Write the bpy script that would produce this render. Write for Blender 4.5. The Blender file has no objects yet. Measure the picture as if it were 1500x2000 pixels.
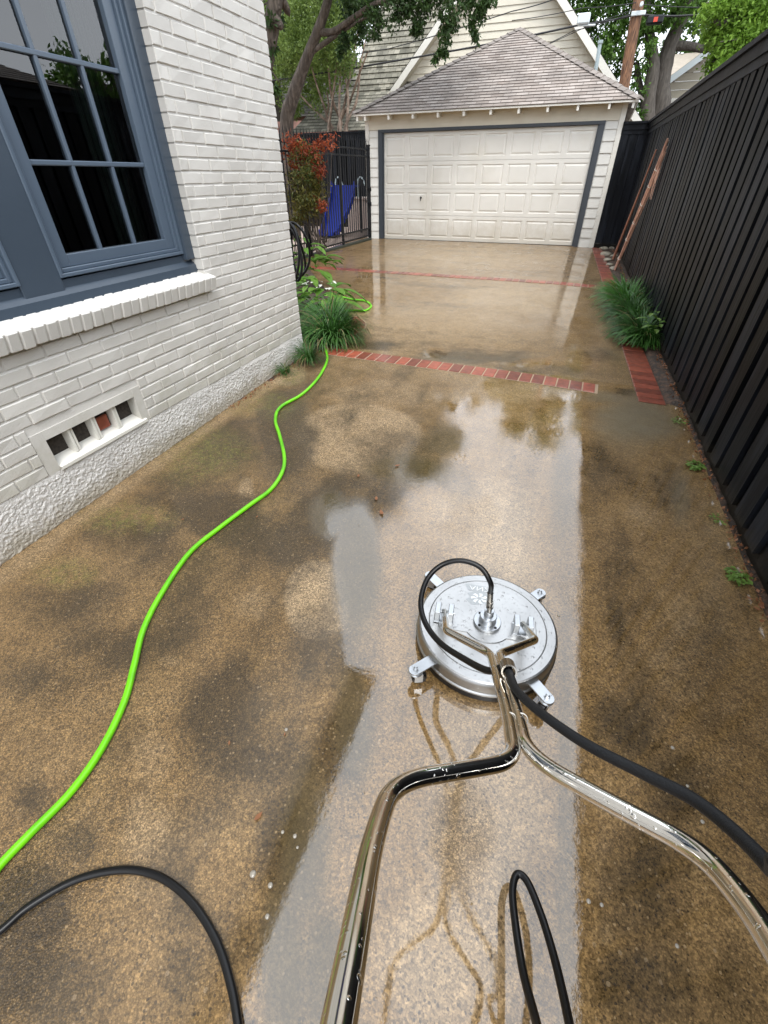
import bpy, bmesh, math, random
import numpy as np
from mathutils import Vector, Matrix, noise as mnoise

R = math.radians
random.seed(7)
rng = np.random.default_rng(11)
sc = bpy.context.scene
COL = sc.collection

# ------------------------------------------------------------------ camera
H = 1.54
F = 854.2
RT = Vector((0.94336869, 0.33170284, -0.0053611))
UP = Vector((-0.19775734, 0.57525356, 0.79370988))
FW = Vector((-0.26635982, 0.74770085, -0.60827287))
cam = bpy.data.cameras.new('camera')
camo = bpy.data.objects.new('camera', cam)
COL.objects.link(camo)
M = Matrix((RT, UP, -FW)).transposed().to_4x4()
M.translation = Vector((0, 0, H))
camo.matrix_world = M
cam.sensor_fit = 'VERTICAL'
cam.sensor_height = 36.0
cam.lens = F / 2000 * 36
cam.clip_start = 0.02
cam.clip_end = 600
sc.camera = camo
sc.render.resolution_x, sc.render.resolution_y = 768, 1024

# ------------------------------------------------------------------ light
SUN_EL, SUN_AZ = 58.0, 150.0          # azimuth measured clockwise from +Y
w = bpy.data.worlds.new('World')
sc.world = w
w.use_nodes = True
nt = w.node_tree
nt.nodes.clear()
sky = nt.nodes.new('ShaderNodeTexSky')
sky.sky_type = 'NISHITA'
sky.sun_disc = False
sky.sun_elevation = R(SUN_EL)
sky.sun_rotation = R(SUN_AZ)
sky.dust_density = 4.0
sky.ozone_density = 2.0
hs = nt.nodes.new('ShaderNodeHueSaturation')
hs.inputs['Saturation'].default_value = 0.32
hs.inputs['Value'].default_value = 1.0
tc = nt.nodes.new('ShaderNodeTexCoord')
cn = nt.nodes.new('ShaderNodeTexNoise')
cn.inputs['Scale'].default_value = 2.2
cn.inputs['Detail'].default_value = 5
cr = nt.nodes.new('ShaderNodeMapRange')
cr.inputs['From Min'].default_value = 0.3
cr.inputs['From Max'].default_value = 0.7
cmix = nt.nodes.new('ShaderNodeMix')
cmix.data_type = 'RGBA'
cmix.inputs[7].default_value = (9.6, 10.2, 11.0, 1)      # cloud sheet, in the sky model's own units
cfac = nt.nodes.new('ShaderNodeMath')
cfac.operation = 'MULTIPLY_ADD'
cfac.inputs[1].default_value = 0.30
cfac.inputs[2].default_value = 0.66
bg = nt.nodes.new('ShaderNodeBackground')
bg.inputs['Strength'].default_value = 0.13
wo = nt.nodes.new('ShaderNodeOutputWorld')
L = nt.links.new
L(sky.outputs[0], hs.inputs['Color'])
L(tc.outputs['Generated'], cn.inputs['Vector'])
L(cn.outputs[0], cr.inputs['Value'])
L(cr.outputs[0], cfac.inputs[0])
L(cfac.outputs[0], cmix.inputs[0])
L(hs.outputs[0], cmix.inputs[6])
L(cmix.outputs[2], bg.inputs['Color'])
L(bg.outputs[0], wo.inputs['Surface'])

sd = bpy.data.lights.new('sun', 'SUN')
sd.energy = 1.1
sd.angle = R(25)
sd.color = (1.0, 0.97, 0.92)
so = bpy.data.objects.new('sun', sd)
COL.objects.link(so)
d = Vector((math.sin(R(SUN_AZ)) * math.cos(R(SUN_EL)), math.cos(R(SUN_AZ)) * math.cos(R(SUN_EL)), math.sin(R(SUN_EL))))
so.rotation_euler = (-d).to_track_quat('-Z', 'Y').to_euler()
so.location = (0, 0, 20)

sc.view_settings.view_transform = 'Standard'
sc.view_settings.look = 'None'
sc.view_settings.exposure = 0.97
sc.view_settings.gamma = 1.0
sc.cycles.max_bounces = 8
sc.cycles.transparent_max_bounces = 12
sc.cycles.use_denoising = True
sc.cycles.caustics_reflective = False
sc.cycles.caustics_refractive = False
sc.cycles.sample_clamp_indirect = 6

# ------------------------------------------------------------------ helpers
SLOPE = 0.0171
def prof(x):            # cross fall of the concrete towards the fence
    t = max(0.0, min(1.0, (x + 0.25) / 0.45))
    return -0.028 * max(0.0, x + 0.02) * t * t * (3 - 2 * t)
def gz(x, y):
    return SLOPE * y + prof(x)
def ray(px, py):
    return (px - 750) / F * RT - (py - 1000) / F * UP + FW
def G(px, py, dz=0.0):
    r = ray(px, py)
    n = Vector((0, -SLOPE, 1))
    k = -(H - dz) / n.dot(r)
    p = Vector((0, 0, H)) + r * k
    p.z = gz(p.x, p.y) + dz
    return p
def WXp(px, py, X):
    r = ray(px, py); return Vector((0, 0, H)) + r * (X / r.x)
def WYp(px, py, Y):
    r = ray(px, py); return Vector((0, 0, H)) + r * (Y / r.y)

class MB:
    def __init__(s):
        s.v, s.f, s.m, s.uv, s.sm = [], [], [], None, []
    def add(s, vs, fs, mi=0, smooth=False):
        b = len(s.v)
        s.v.extend([tuple(p) for p in vs])
        for f in fs:
            s.f.append(tuple(i + b for i in f)); s.m.append(mi); s.sm.append(smooth)
    def box(s, lo, hi, mi=0, T=None):
        x0, y0, z0 = lo; x1, y1, z1 = hi
        vs = [Vector(p) for p in ((x0,y0,z0),(x1,y0,z0),(x1,y1,z0),(x0,y1,z0),(x0,y0,z1),(x1,y0,z1),(x1,y1,z1),(x0,y1,z1))]
        if T is not None: vs = [T @ p for p in vs]
        s.add(vs, ((0,3,2,1),(4,5,6,7),(0,1,5,4),(1,2,6,5),(2,3,7,6),(3,0,4,7)), mi)
    def bbox(s, lo, hi, b=0.004, mi=0, T=None):      # box with chamfered edges
        bm = bmesh.new()
        bmesh.ops.create_cube(bm, size=1)
        for v in bm.verts:
            v.co = Vector(((lo[0]+hi[0])/2 + v.co.x*(hi[0]-lo[0]), (lo[1]+hi[1])/2 + v.co.y*(hi[1]-lo[1]), (lo[2]+hi[2])/2 + v.co.z*(hi[2]-lo[2])))
        bmesh.ops.bevel(bm, geom=bm.edges[:], offset=b, segments=1, affect='EDGES')
        bm.verts.index_update()
        vs = [v.co.copy() for v in bm.verts]
        if T is not None: vs = [T @ p for p in vs]
        s.add(vs, [[v.index for v in f.verts] for f in bm.faces], mi)
        bm.free()
    def tube(s, pts, r, n=10, mi=0, cap=True):
        pts = [Vector(p) for p in pts]
        k = len(pts)
        rs = [r] * k if isinstance(r, (int, float)) else list(r)
        t0 = (pts[1] - pts[0]).normalized()
        a = t0.orthogonal().normalized()
        vs = []
        for i in range(k):
            t = (pts[min(i+1, k-1)] - pts[max(i-1, 0)])
            t = t.normalized() if t.length > 1e-9 else t0
            a = (a - t * a.dot(t))
            a = a.normalized() if a.length > 1e-6 else t.orthogonal().normalized()
            b = t.cross(a)
            for j in range(n):
                an = 2 * math.pi * j / n
                vs.append(pts[i] + (a * math.cos(an) + b * math.sin(an)) * rs[i])
        fs = [(i*n+j, i*n+(j+1) % n, (i+1)*n+(j+1) % n, (i+1)*n+j) for i in range(k-1) for j in range(n)]
        s.add(vs, fs, mi, True)
        if cap:
            s.add([vs[j] for j in range(n)], [tuple(range(n))[::-1]], mi)
            s.add([vs[(k-1)*n+j] for j in range(n)], [tuple(range(n))], mi)
    def lathe(s, prof_, n=48, c=(0, 0, 0), mi=0, axis=None, smooth=True):
        c = Vector(c)
        q = Vector((0, 0, 1)).rotation_difference(Vector(axis)) if axis is not None else None
        vs = []
        if smooth is True:
            pf = [prof_[0]]
            for i in range(1, len(prof_)-1):
                a = Vector((prof_[i][0]-prof_[i-1][0], prof_[i][1]-prof_[i-1][1])); b = Vector((prof_[i+1][0]-prof_[i][0], prof_[i+1][1]-prof_[i][1]))
                if a.length > 1e-7 and b.length > 1e-7 and a.angle(b) > .35:
                    s.lathe(pf+[prof_[i]], n, c, mi, axis, 2); pf = [prof_[i]]
                else: pf.append(prof_[i])
            if len(pf) < len(prof_)-1:
                s.lathe(pf+[prof_[-1]], n, c, mi, axis, 2); return
        for (r_, z_) in prof_:
            for j in range(n):
                an = 2*math.pi*j/n
                p = Vector((r_*math.cos(an), r_*math.sin(an), z_))
                if q: p = q @ p
                vs.append(c + p)
        k = len(prof_)
        fs = [(i*n+j, i*n+(j+1) % n, (i+1)*n+(j+1) % n, (i+1)*n+j) for i in range(k-1) for j in range(n)]
        s.add(vs, fs, mi, bool(smooth))
    def build(s, name, mats, parent=None, loc=None, autosmooth=False):
        if not isinstance(mats, (list, tuple)): mats = [mats]
        me = bpy.data.meshes.new(name)
        off = Vector(loc) if loc is not None else Vector((0, 0, 0))
        base = Vector((0, 0, 0))
        if parent is not None and parent.get('_bake', 1):
            base = parent_base(parent)
        vs = [(p[0]-off.x-base.x, p[1]-off.y-base.y, p[2]-off.z-base.z) for p in s.v]
        me.from_pydata(vs, [], s.f)
        for m_ in mats: me.materials.append(m_)
        me.polygons.foreach_set('material_index', s.m)
        me.polygons.foreach_set('use_smooth', s.sm)
        if s.uv is not None:
            ul = me.uv_layers.new(name='UVMap')
            ul.data.foreach_set('uv', np.array(s.uv, dtype=np.float32).ravel())
        me.update()
        o = bpy.data.objects.new(name, me)
        o.location = off
        COL.objects.link(o)
        if parent is not None: o.parent = parent
        return o
def parent_base(p):
    b = Vector((0, 0, 0))
    while p is not None:
        b += p.location; p = p.parent
    return b
def raw_obj(name, V, Fq, mats, parent=None, smooth=False, loc=None):
    """numpy verts (N,3), faces (M,k) -> object"""
    me = bpy.data.meshes.new(name)
    V = np.asarray(V, dtype=np.float64)
    base = np.array(parent_base(parent)) if parent is not None else np.zeros(3)
    if loc is not None: base = base + np.array(loc)
    V = V - base
    Fq = np.asarray(Fq, dtype=np.int32)
    k = Fq.shape[1]
    me.vertices.add(len(V)); me.vertices.foreach_set('co', V.astype(np.float32).ravel())
    me.loops.add(Fq.size); me.loops.foreach_set('vertex_index', Fq.ravel())
    me.polygons.add(len(Fq)); me.polygons.foreach_set('loop_start', np.arange(0, Fq.size, k, dtype=np.int32))
    me.polygons.foreach_set('use_smooth', np.full(len(Fq), smooth))
    me.update(calc_edges=True)
    me.validate()
    for m_ in (mats if isinstance(mats, (list, tuple)) else [mats]): me.materials.append(m_)
    o = bpy.data.objects.new(name, me)
    if loc is not None: o.location = loc
    COL.objects.link(o)
    if parent is not None: o.parent = parent
    return o
def tag(o, label=None, cat=None, group=None, kind=None):
    if label: o['label'] = label
    if cat: o['category'] = cat
    if group: o['group'] = group
    if kind: o['kind'] = kind
    return o
def thing(name, loc, label, cat, group=None, rotz=0):
    o = bpy.data.objects.new(name, None)
    o.empty_display_size = 0.1
    o.location = loc
    o.rotation_euler = (0, 0, rotz)
    COL.objects.link(o)
    return tag(o, label, cat, group)
def copy_tree(o, parent=None):
    c = o.copy(); COL.objects.link(c); c.parent = parent
    for ch in [x for x in COL.objects if x.parent == o]: copy_tree(ch, c)
    return c
def smooth_path(pts, n=8):
    pts = [Vector(p) for p in pts]
    P = [pts[0]*2-pts[1]] + pts + [pts[-1]*2-pts[-2]]
    out = []
    for i in range(1, len(P)-2):
        p0, p1, p2, p3 = P[i-1], P[i], P[i+1], P[i+2]
        for j in range(n):
            t = j/n
            out.append(0.5*((2*p1)+(p2-p0)*t+(2*p0-5*p1+4*p2-p3)*t*t+(3*p1-p0-3*p2+p3)*t**3))
    out.append(P[-2])
    return out
def bend_path(pts, rad, n=8):        # straight runs joined by round bends
    pts = [Vector(p) for p in pts]
    rad = rad if isinstance(rad, (list, tuple)) else [rad]*len(pts)
    out = [pts[0]]
    for i in range(1, len(pts)-1):
        a, b, c = pts[i-1], pts[i], pts[i+1]
        u, v = (a-b), (c-b)
        dd = min(rad[i], u.length*.48, v.length*.48)
        s_, e_ = b+u.normalized()*dd, b+v.normalized()*dd
        for j in range(n+1):
            t = j/n
            out.append(s_*(1-t)**2 + b*2*t*(1-t) + e_*t*t)
    out.append(pts[-1])
    return out

# ------------------------------------------------------------------ materials
def mat(name, col=(.5,.5,.5), rough=.6, metal=0.0, spec=.5, var=0.0, vscale=4.0, bump=0.0, bscale=40.0, coat=0.0, coatr=.1, island=0.0, col2=None, c2scale=3.0, c2lo=.45, c2hi=.6, stretch=None, bdist=.01, detail=4):
    m = bpy.data.materials.new(name)
    m.use_nodes = True
    n = m.node_tree; N = n.nodes; b = N['Principled BSDF']; LK = n.links.new
    b.inputs['Base Color'].default_value = (*col, 1)
    b.inputs['Roughness'].default_value = rough
    b.inputs['Metallic'].default_value = metal
    b.inputs['Specular IOR Level'].default_value = spec
    b.inputs['Coat Weight'].default_value = coat
    b.inputs['Coat Roughness'].default_value = coatr
    t = N.new('ShaderNodeTexCoord'); vec = t.outputs['Object']
    if stretch:
        mp = N.new('ShaderNodeMapping'); mp.inputs['Scale'].default_value = stretch
        LK(vec, mp.inputs[0]); vec = mp.outputs[0]
    cur = None
    def rgb(c):
        r_ = N.new('ShaderNodeRGB'); r_.outputs[0].default_value = (*c, 1); return r_.outputs[0]
    cur = rgb(col)
    if col2 is not None:
        a = N.new('ShaderNodeTexNoise'); a.inputs['Scale'].default_value = c2scale; a.inputs['Detail'].default_value = detail
        LK(vec, a.inputs['Vector'])
        mr = N.new('ShaderNodeMapRange'); mr.inputs['From Min'].default_value = c2lo; mr.inputs['From Max'].default_value = c2hi
        LK(a.outputs[0], mr.inputs[0])
        mx = N.new('ShaderNodeMix'); mx.data_type = 'RGBA'
        LK(mr.outputs[0], mx.inputs[0]); LK(cur, mx.inputs[6]); mx.inputs[7].default_value = (*col2, 1)
        cur = mx.outputs[2]
    if var or island:
        val = None
        if var:
            a = N.new('ShaderNodeTexNoise'); a.inputs['Scale'].default_value = vscale; a.inputs['Detail'].default_value = 6
            LK(vec, a.inputs['Vector'])
            mr = N.new('ShaderNodeMapRange'); mr.inputs['From Min'].default_value = .25; mr.inputs['From Max'].default_value = .75
            mr.inputs['To Min'].default_value = 1-var; mr.inputs['To Max'].default_value = 1+var
            LK(a.outputs[0], mr.inputs[0]); val = mr.outputs[0]
        if island:
            g = N.new('ShaderNodeNewGeometry')
            mr = N.new('ShaderNodeMapRange'); mr.inputs['To Min'].default_value = 1-island; mr.inputs['To Max'].default_value = 1+island
            LK(g.outputs['Random Per Island'], mr.inputs[0])
            if val is None: val = mr.outputs[0]
            else:
                mm = N.new('ShaderNodeMath'); mm.operation = 'MULTIPLY'; LK(val, mm.inputs[0]); LK(mr.outputs[0], mm.inputs[1]); val = mm.outputs[0]
        vm = N.new('ShaderNodeVectorMath'); vm.operation = 'SCALE'
        LK(cur, vm.inputs[0]); LK(val, vm.inputs['Scale']); cur = vm.outputs[0]
    LK(cur, b.inputs['Base Color'])
    if bump:
        a = N.new('ShaderNodeTexNoise'); a.inputs['Scale'].default_value = bscale; a.inputs['Detail'].default_value = 5
        LK(vec, a.inputs['Vector'])
        bp = N.new('ShaderNodeBump'); bp.inputs['Strength'].default_value = bump; bp.inputs['Distance'].default_value = bdist
        LK(a.outputs[0], bp.inputs['Height']); LK(bp.outputs[0], b.inputs['Normal'])
    return m

def leafmat(name, c1, c2, rough=.45, trans=.25):
    m = bpy.data.materials.new(name); m.use_nodes = True
    n = m.node_tree; N = n.nodes; b = N['Principled BSDF']; LK = n.links.new
    g = N.new('ShaderNodeNewGeometry')
    t = N.new('ShaderNodeTexCoord')
    ns = N.new('ShaderNodeTexNoise'); ns.inputs['Scale'].default_value = .9; LK(t.outputs['Object'], ns.inputs['Vector'])
    ad = N.new('ShaderNodeMath'); ad.operation = 'MULTIPLY_ADD'; ad.inputs[1].default_value = .55
    LK(g.outputs['Random Per Island'], ad.inputs[0])
    mr = N.new('ShaderNodeMapRange'); mr.inputs['From Min'].default_value = .3; mr.inputs['From Max'].default_value = .7; mr.inputs['To Max'].default_value = .45
    LK(ns.outputs[0], mr.inputs[0]); LK(mr.outputs[0], ad.inputs[2])
    mx = N.new('ShaderNodeMix'); mx.data_type = 'RGBA'; mx.inputs[6].default_value = (*c1, 1); mx.inputs[7].default_value = (*c2, 1)
    LK(ad.outputs[0], mx.inputs[0])
    LK(mx.outputs[2], b.inputs['Base Color'])
    b.inputs['Roughness'].default_value = rough
    b.inputs['Specular IOR Level'].default_value = .28
    tr = N.new('ShaderNodeBsdfTranslucent'); LK(mx.outputs[2], tr.inputs['Color'])
    ms = N.new('ShaderNodeMixShader'); ms.inputs[0].default_value = trans
    LK(b.outputs[0], ms.inputs[1]); LK(tr.outputs[0], ms.inputs[2])
    LK(ms.outputs[0], N['Material Output'].inputs['Surface'])
    return m

m_paintbrick = mat('painted_brick', (.595,.575,.535), .5, var=.07, vscale=3, island=.06, bump=.5, bscale=130, bdist=.003, col2=(.52,.50,.46), c2scale=1.1, c2lo=.5, c2hi=.75)
m_mortar = mat('painted_mortar', (.64,.62,.58), .65, bump=.5, bscale=60, bdist=.004, var=.05)
m_stucco = mat('stucco', (.62,.60,.57), .7, bump=.9, bscale=110, bdist=.006, var=.08, vscale=6)
m_concrete_sill = mat('painted_sill', (.66,.645,.61), .6, bump=.4, bscale=120, bdist=.002, var=.05)
m_blue = mat('slate_blue_paint', (.048,.066,.090), .34, var=.05, bump=.1, bscale=30, spec=.5, coat=.15, coatr=.15)
m_bluelight = mat('slate_blue_sash', (.085,.115,.155), .32, var=.04, coat=.2, coatr=.12)
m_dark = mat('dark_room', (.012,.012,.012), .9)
m_curtain = mat('green_curtain', (.02,.038,.030), .8, var=.2, vscale=8)
m_white = mat('white_paint', (.72,.70,.64), .5, var=.04, bump=.2, bscale=70, bdist=.002)
m_cream = mat('cream_siding', (.62,.58,.48), .55, var=.05, bump=.2, bscale=60, bdist=.002)
m_garsiding = mat('white_siding', (.66,.65,.61), .5, var=.04, bump=.15, bscale=60, bdist=.002)
m_door = mat('garage_door_paint', (.70,.68,.63), .42, var=.05, vscale=2, bump=.12, bscale=90, bdist=.002, col2=(.62,.59,.52), c2scale=1.6, c2lo=.52, c2hi=.8)
m_darkframe = mat('grey_door_frame', (.045,.053,.064), .45, var=.06)
m_black = mat('black_stain_wood', (.0036,.0044,.0062), .5, spec=.13, island=.7, var=.4, vscale=6, bump=.5, bscale=9, stretch=(3,3,.35), bdist=.006, col2=(.0105,.0122,.0165), c2scale=3.5)  # lighter grain tone: board variation, plus gloss streaks put into the colour
m_iron = mat('black_iron', (.007,.008,.010), .35, var=.1, spec=.3)
m_steel = mat('brushed_steel', (.45,.45,.445), .36, metal=1, var=.10, vscale=9, bump=.15, bscale=50, bdist=.001)
def add_drops(m_, sc_=170, thr=.80, sc2=70):
    N = m_.node_tree.nodes; LK = m_.node_tree.links.new; b = N['Principled BSDF']
    t = N.new('ShaderNodeTexCoord'); hts = []
    for s_, th_ in ((sc_, thr), (sc2, thr+.06)):
        v = N.new('ShaderNodeTexVoronoi'); v.inputs['Scale'].default_value = s_; LK(t.outputs['Object'], v.inputs['Vector'])
        sp = N.new('ShaderNodeSeparateColor'); LK(v.outputs['Color'], sp.inputs[0])
        g = N.new('ShaderNodeMath'); g.operation = 'GREATER_THAN'; g.inputs[1].default_value = th_; LK(sp.outputs[0], g.inputs[0])
        r = N.new('ShaderNodeMapRange'); r.inputs['From Min'].default_value = 0; r.inputs['From Max'].default_value = .40; r.inputs['To Min'].default_value = 1; r.inputs['To Max'].default_value = 0
        LK(v.outputs['Distance'], r.inputs[0])
        p = N.new('ShaderNodeMath'); p.operation = 'POWER'; p.inputs[1].default_value = .5; LK(r.outputs[0], p.inputs[0])
        q = N.new('ShaderNodeMath'); q.operation = 'MULTIPLY'; LK(g.outputs[0], q.inputs[0]); LK(p.outputs[0], q.inputs[1]); hts.append((q, s_))
    a = N.new('ShaderNodeMath'); a.operation = 'MULTIPLY_ADD'; a.inputs[1].default_value = sc_/sc2; LK(hts[1][0].outputs[0], a.inputs[0]); LK(hts[0][0].outputs[0], a.inputs[2])
    bp = N.new('ShaderNodeBump'); bp.inputs['Strength'].default_value = .55; bp.inputs['Distance'].default_value = .0010; LK(a.outputs[0], bp.inputs['Height'])
    if b.inputs['Normal'].links: LK(b.inputs['Normal'].links[0].from_socket, bp.inputs['Normal'])
    LK(bp.outputs[0], b.inputs['Normal'])
add_drops(m_steel)
m_zinc = mat('zinc_plate', (.46,.48,.50), .30, metal=.9, var=.1, vscale=20)
m_chrome = mat('chrome_tube', (.80,.78,.74), .07, metal=1, var=.05, vscale=8)
add_drops(m_chrome, 210, .90, 110)
m_dkchrome = mat('dark_steel_collar', (.30,.28,.25), .22, metal=1)
m_rubber = mat('black_rubber', (.0055,.0055,.006), .33, spec=.32, bump=.15, bscale=160, bdist=.001)
m_sleeve = mat('woven_sleeve', (.006,.007,.009), .55, bump=.6, bscale=420, bdist=.002, spec=.4)
m_greenhose = mat('lime_hose', (.16,.60,.006), .38, spec=.45, var=.08, vscale=14, col2=(.11,.47,.005), c2scale=5, coat=.15, coatr=.2)
m_brick = mat('red_brick', (.235,.058,.032), .45, island=.4, var=.35, vscale=18, bump=.5, bscale=70, bdist=.003, coat=.6, coatr=.12, spec=.3)
m_siltbrick = mat('silty_brick', (.20,.135,.085), .5, island=.15, var=.12, coat=.6, coatr=.1)
m_joint = mat('brick_joint', (.36,.26,.17), .6, bump=.3, bscale=90, var=.1, coat=.4, coatr=.15)
m_soil = mat('dark_soil', (.035,.024,.017), .8, var=.4, vscale=25, bump=1, bscale=45, bdist=.02, col2=(.09,.05,.03), c2scale=20)
m_patio = mat('patio_paving', (.62,.48,.40), .6, var=.12, vscale=3, bump=.3, bscale=10)
m_bark = mat('oak_bark', (.075,.058,.045), .85, var=.4, vscale=6, bump=1, bscale=9, stretch=(3,3,.7), bdist=.05, col2=(.13,.105,.085), c2scale=5)
m_barkgrey = mat('grey_bark', (.11,.095,.08), .85, var=.4, vscale=6, bump=1, bscale=8, stretch=(3,3,.7), bdist=.05)
m_palebark = mat('smooth_pale_bark', (.34,.25,.19), .6, var=.3, vscale=8, col2=(.16,.11,.08), c2scale=6)
m_pole = mat('pole_wood', (.24,.12,.062), .7, var=.4, vscale=8, stretch=(6,6,.6), bump=.8, bscale=10, col2=(.10,.05,.03), c2scale=9)
m_wire = mat('wire', (.012,.012,.014), .5)
m_slide = mat('blue_plastic', (.001,.016,.20), .5, spec=.2)
m_pinkbrick = mat('pink_wall', (.36,.20,.16), .8, var=.3, vscale=5)
m_tan = mat('tan_wall', (.42,.34,.30), .7, var=.1)
m_brownpost = mat('brown_post', (.09,.055,.045), .6, var=.2)
m_stone = mat('river_stone', (.24,.21,.155), .5, var=.35, vscale=12, island=.2, bump=.4, bscale=30, coat=.3)
m_leafbrown = leafmat('fallen_leaf', (.20,.07,.03), (.36,.18,.09))
m_cane = mat('cane', (.38,.17,.11), .6, var=.3, vscale=10, bump=.3, bscale=40)
m_canepink = mat('pale_cane', (.58,.34,.25), .6, island=.35, var=.3, vscale=12)
m_tie = mat('white_tie', (.75,.7,.6), .6)
m_pvc = mat('grey_pipe', (.38,.46,.48), .4)
m_canister = mat('pale_canister', (.62,.68,.70), .4)
m_redlamp = mat('red_sticker', (.6,.06,.03), .5)
m_soffit = mat('soffit', (.42,.38,.30), .7)
m_logo = mat('logo_grey', (.40,.42,.43), .45, metal=.4)
m_logow = mat('logo_white', (.74,.76,.77), .45)
m_stonehouse = mat('stone_wall', (.62,.56,.46), .8, var=.25, vscale=3)
m_paleroof = mat('pale_roof', (.42,.37,.31), .85, var=.12, vscale=6, bump=.4, bscale=14)
m_darkroof = mat('dark_shingle', (.07,.06,.055), .85, var=.25, vscale=5, bump=.4, bscale=14)
l_oak = leafmat('oak_leaf', (.018,.042,.014), (.07,.13,.035))
l_bright = leafmat('bright_leaf', (.09,.19,.02), (.26,.42,.06), trans=.35)
l_mid = leafmat('mid_leaf', (.035,.09,.016), (.14,.26,.045), trans=.3)
l_olive = leafmat('olive_leaf', (.07,.125,.022), (.24,.33,.08), trans=.3)
l_red = leafmat('red_leaf', (.13,.014,.010), (.40,.10,.03), trans=.3)
l_nan = leafmat('shrub_leaf', (.025,.055,.012), (.20,.15,.03), trans=.25)
l_mondo = leafmat('mondo_blade', (.008,.036,.006), (.075,.19,.035), rough=.42, trans=.2)
l_mondo2 = leafmat('mondo_blade_light', (.02,.08,.012), (.09,.25,.03), rough=.3, trans=.2)
l_hosta = leafmat('broad_leaf', (.06,.17,.02), (.20,.36,.06), rough=.35, trans=.3)
l_petal = leafmat('petal', (.75,.75,.65), (.85,.85,.8), trans=.3)
l_weed = leafmat('weed_leaf', (.07,.16,.02), (.22,.33,.08), trans=.3)
l_dry = leafmat('dry_blade', (.16,.12,.05), (.32,.25,.13), trans=.2)

def splash(m_, h_, col, amt=.8, sc_=22):
    N = m_.node_tree.nodes; LK = m_.node_tree.links.new; b = N['Principled BSDF']
    g = N.new('ShaderNodeNewGeometry'); sp = N.new('ShaderNodeSeparateXYZ'); LK(g.outputs['Position'], sp.inputs[0])
    sl_ = N.new('ShaderNodeMath'); sl_.operation = 'MULTIPLY_ADD'; sl_.inputs[1].default_value = -.0171; LK(sp.outputs[1], sl_.inputs[0]); LK(sp.outputs[2], sl_.inputs[2])
    r = N.new('ShaderNodeMapRange'); r.inputs['From Min'].default_value = 0; r.inputs['From Max'].default_value = h_; r.inputs['To Min'].default_value = .62; r.inputs['To Max'].default_value = -.1; LK(sl_.outputs[0], r.inputs[0])
    n_ = N.new('ShaderNodeTexNoise'); n_.inputs['Scale'].default_value = sc_; n_.inputs['Detail'].default_value = 8; n_.inputs['Roughness'].default_value = .75; LK(g.outputs['Position'], n_.inputs['Vector'])
    a = N.new('ShaderNodeMath'); a.operation = 'ADD'; LK(r.outputs[0], a.inputs[0]); LK(n_.outputs[0], a.inputs[1])
    r2 = N.new('ShaderNodeMapRange'); r2.inputs['From Min'].default_value = .72; r2.inputs['From Max'].default_value = .98; r2.inputs['To Max'].default_value = amt; LK(a.outputs[0], r2.inputs[0])
    mx = N.new('ShaderNodeMix'); mx.data_type = 'RGBA'; LK(r2.outputs[0], mx.inputs[0]); LK(b.inputs['Base Color'].links[0].from_socket, mx.inputs[6]); mx.inputs[7].default_value = (*col, 1)
    LK(mx.outputs[2], b.inputs['Base Color'])
splash(m_black, .22, (.030,.025,.018), .6, 30)
splash(m_stucco, .22, (.26,.22,.14), .6, 14)
splash(m_paintbrick, .9, (.36,.34,.24), .35, 7)
splash(m_door, .9, (.42,.37,.28), .35, 5)
def shingle_mat(name, c1, c2, w_=.30, rowh=.14, joint=(.05,.045,.04), var=.25):
    m = bpy.data.materials.new(name); m.use_nodes = True
    n = m.node_tree; N = n.nodes; b = N['Principled BSDF']; LK = n.links.new
    uv = N.new('ShaderNodeUVMap')
    bt = N.new('ShaderNodeTexBrick')
    bt.inputs['Color1'].default_value = (*c1, 1); bt.inputs['Color2'].default_value = (*c2, 1)
    bt.inputs['Mortar'].default_value = (*[x*.55 for x in c1], 1)
    bt.inputs['Scale'].default_value = 1.0
    bt.inputs['Mortar Size'].default_value = .006
    bt.inputs['Brick Width'].default_value = w_
    bt.inputs['Row Height'].default_value = rowh
    bt.inputs['Bias'].default_value = 0.0
    LK(uv.outputs[0], bt.inputs['Vector'])
    ns = N.new('ShaderNodeTexNoise'); ns.inputs['Scale'].default_value = 2.2; ns.inputs['Detail'].default_value = 8
    LK(uv.outputs[0], ns.inputs['Vector'])
    mr = N.new('ShaderNodeMapRange'); mr.inputs['From Min'].default_value = .3; mr.inputs['From Max'].default_value = .7; mr.inputs['To Min'].default_value = 1-var; mr.inputs['To Max'].default_value = 1+var
    LK(ns.outputs[0], mr.inputs[0])
    ns2 = N.new('ShaderNodeTexNoise'); ns2.inputs['Scale'].default_value = 90; LK(uv.outputs[0], ns2.inputs['Vector'])
    mr2 = N.new('ShaderNodeMapRange'); mr2.inputs['From Min'].default_value = .3; mr2.inputs['From Max'].default_value = .7; mr2.inputs['To Min'].default_value = .8; mr2.inputs['To Max'].default_value = 1.2
    LK(ns2.outputs[0], mr2.inputs[0])
    mm = N.new('ShaderNodeMath'); mm.operation = 'MULTIPLY'; LK(mr.outputs[0], mm.inputs[0]); LK(mr2.outputs[0], mm.inputs[1])
    vm = N.new('ShaderNodeVectorMath'); vm.operation = 'SCALE'; LK(bt.outputs['Color'], vm.inputs[0]); LK(mm.outputs[0], vm.inputs['Scale'])
    LK(vm.outputs[0], b.inputs['Base Color'])
    b.inputs['Roughness'].default_value = .8
    bp = N.new('ShaderNodeBump'); bp.inputs['Strength'].default_value = .5; bp.inputs['Distance'].default_value = .01
    LK(ns2.outputs[0], bp.inputs['Height']); LK(bp.outputs[0], b.inputs['Normal'])
    return m
m_shingle = shingle_mat('garage_shingle', (.235,.195,.170), (.37,.325,.295), .26, .135)
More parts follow.
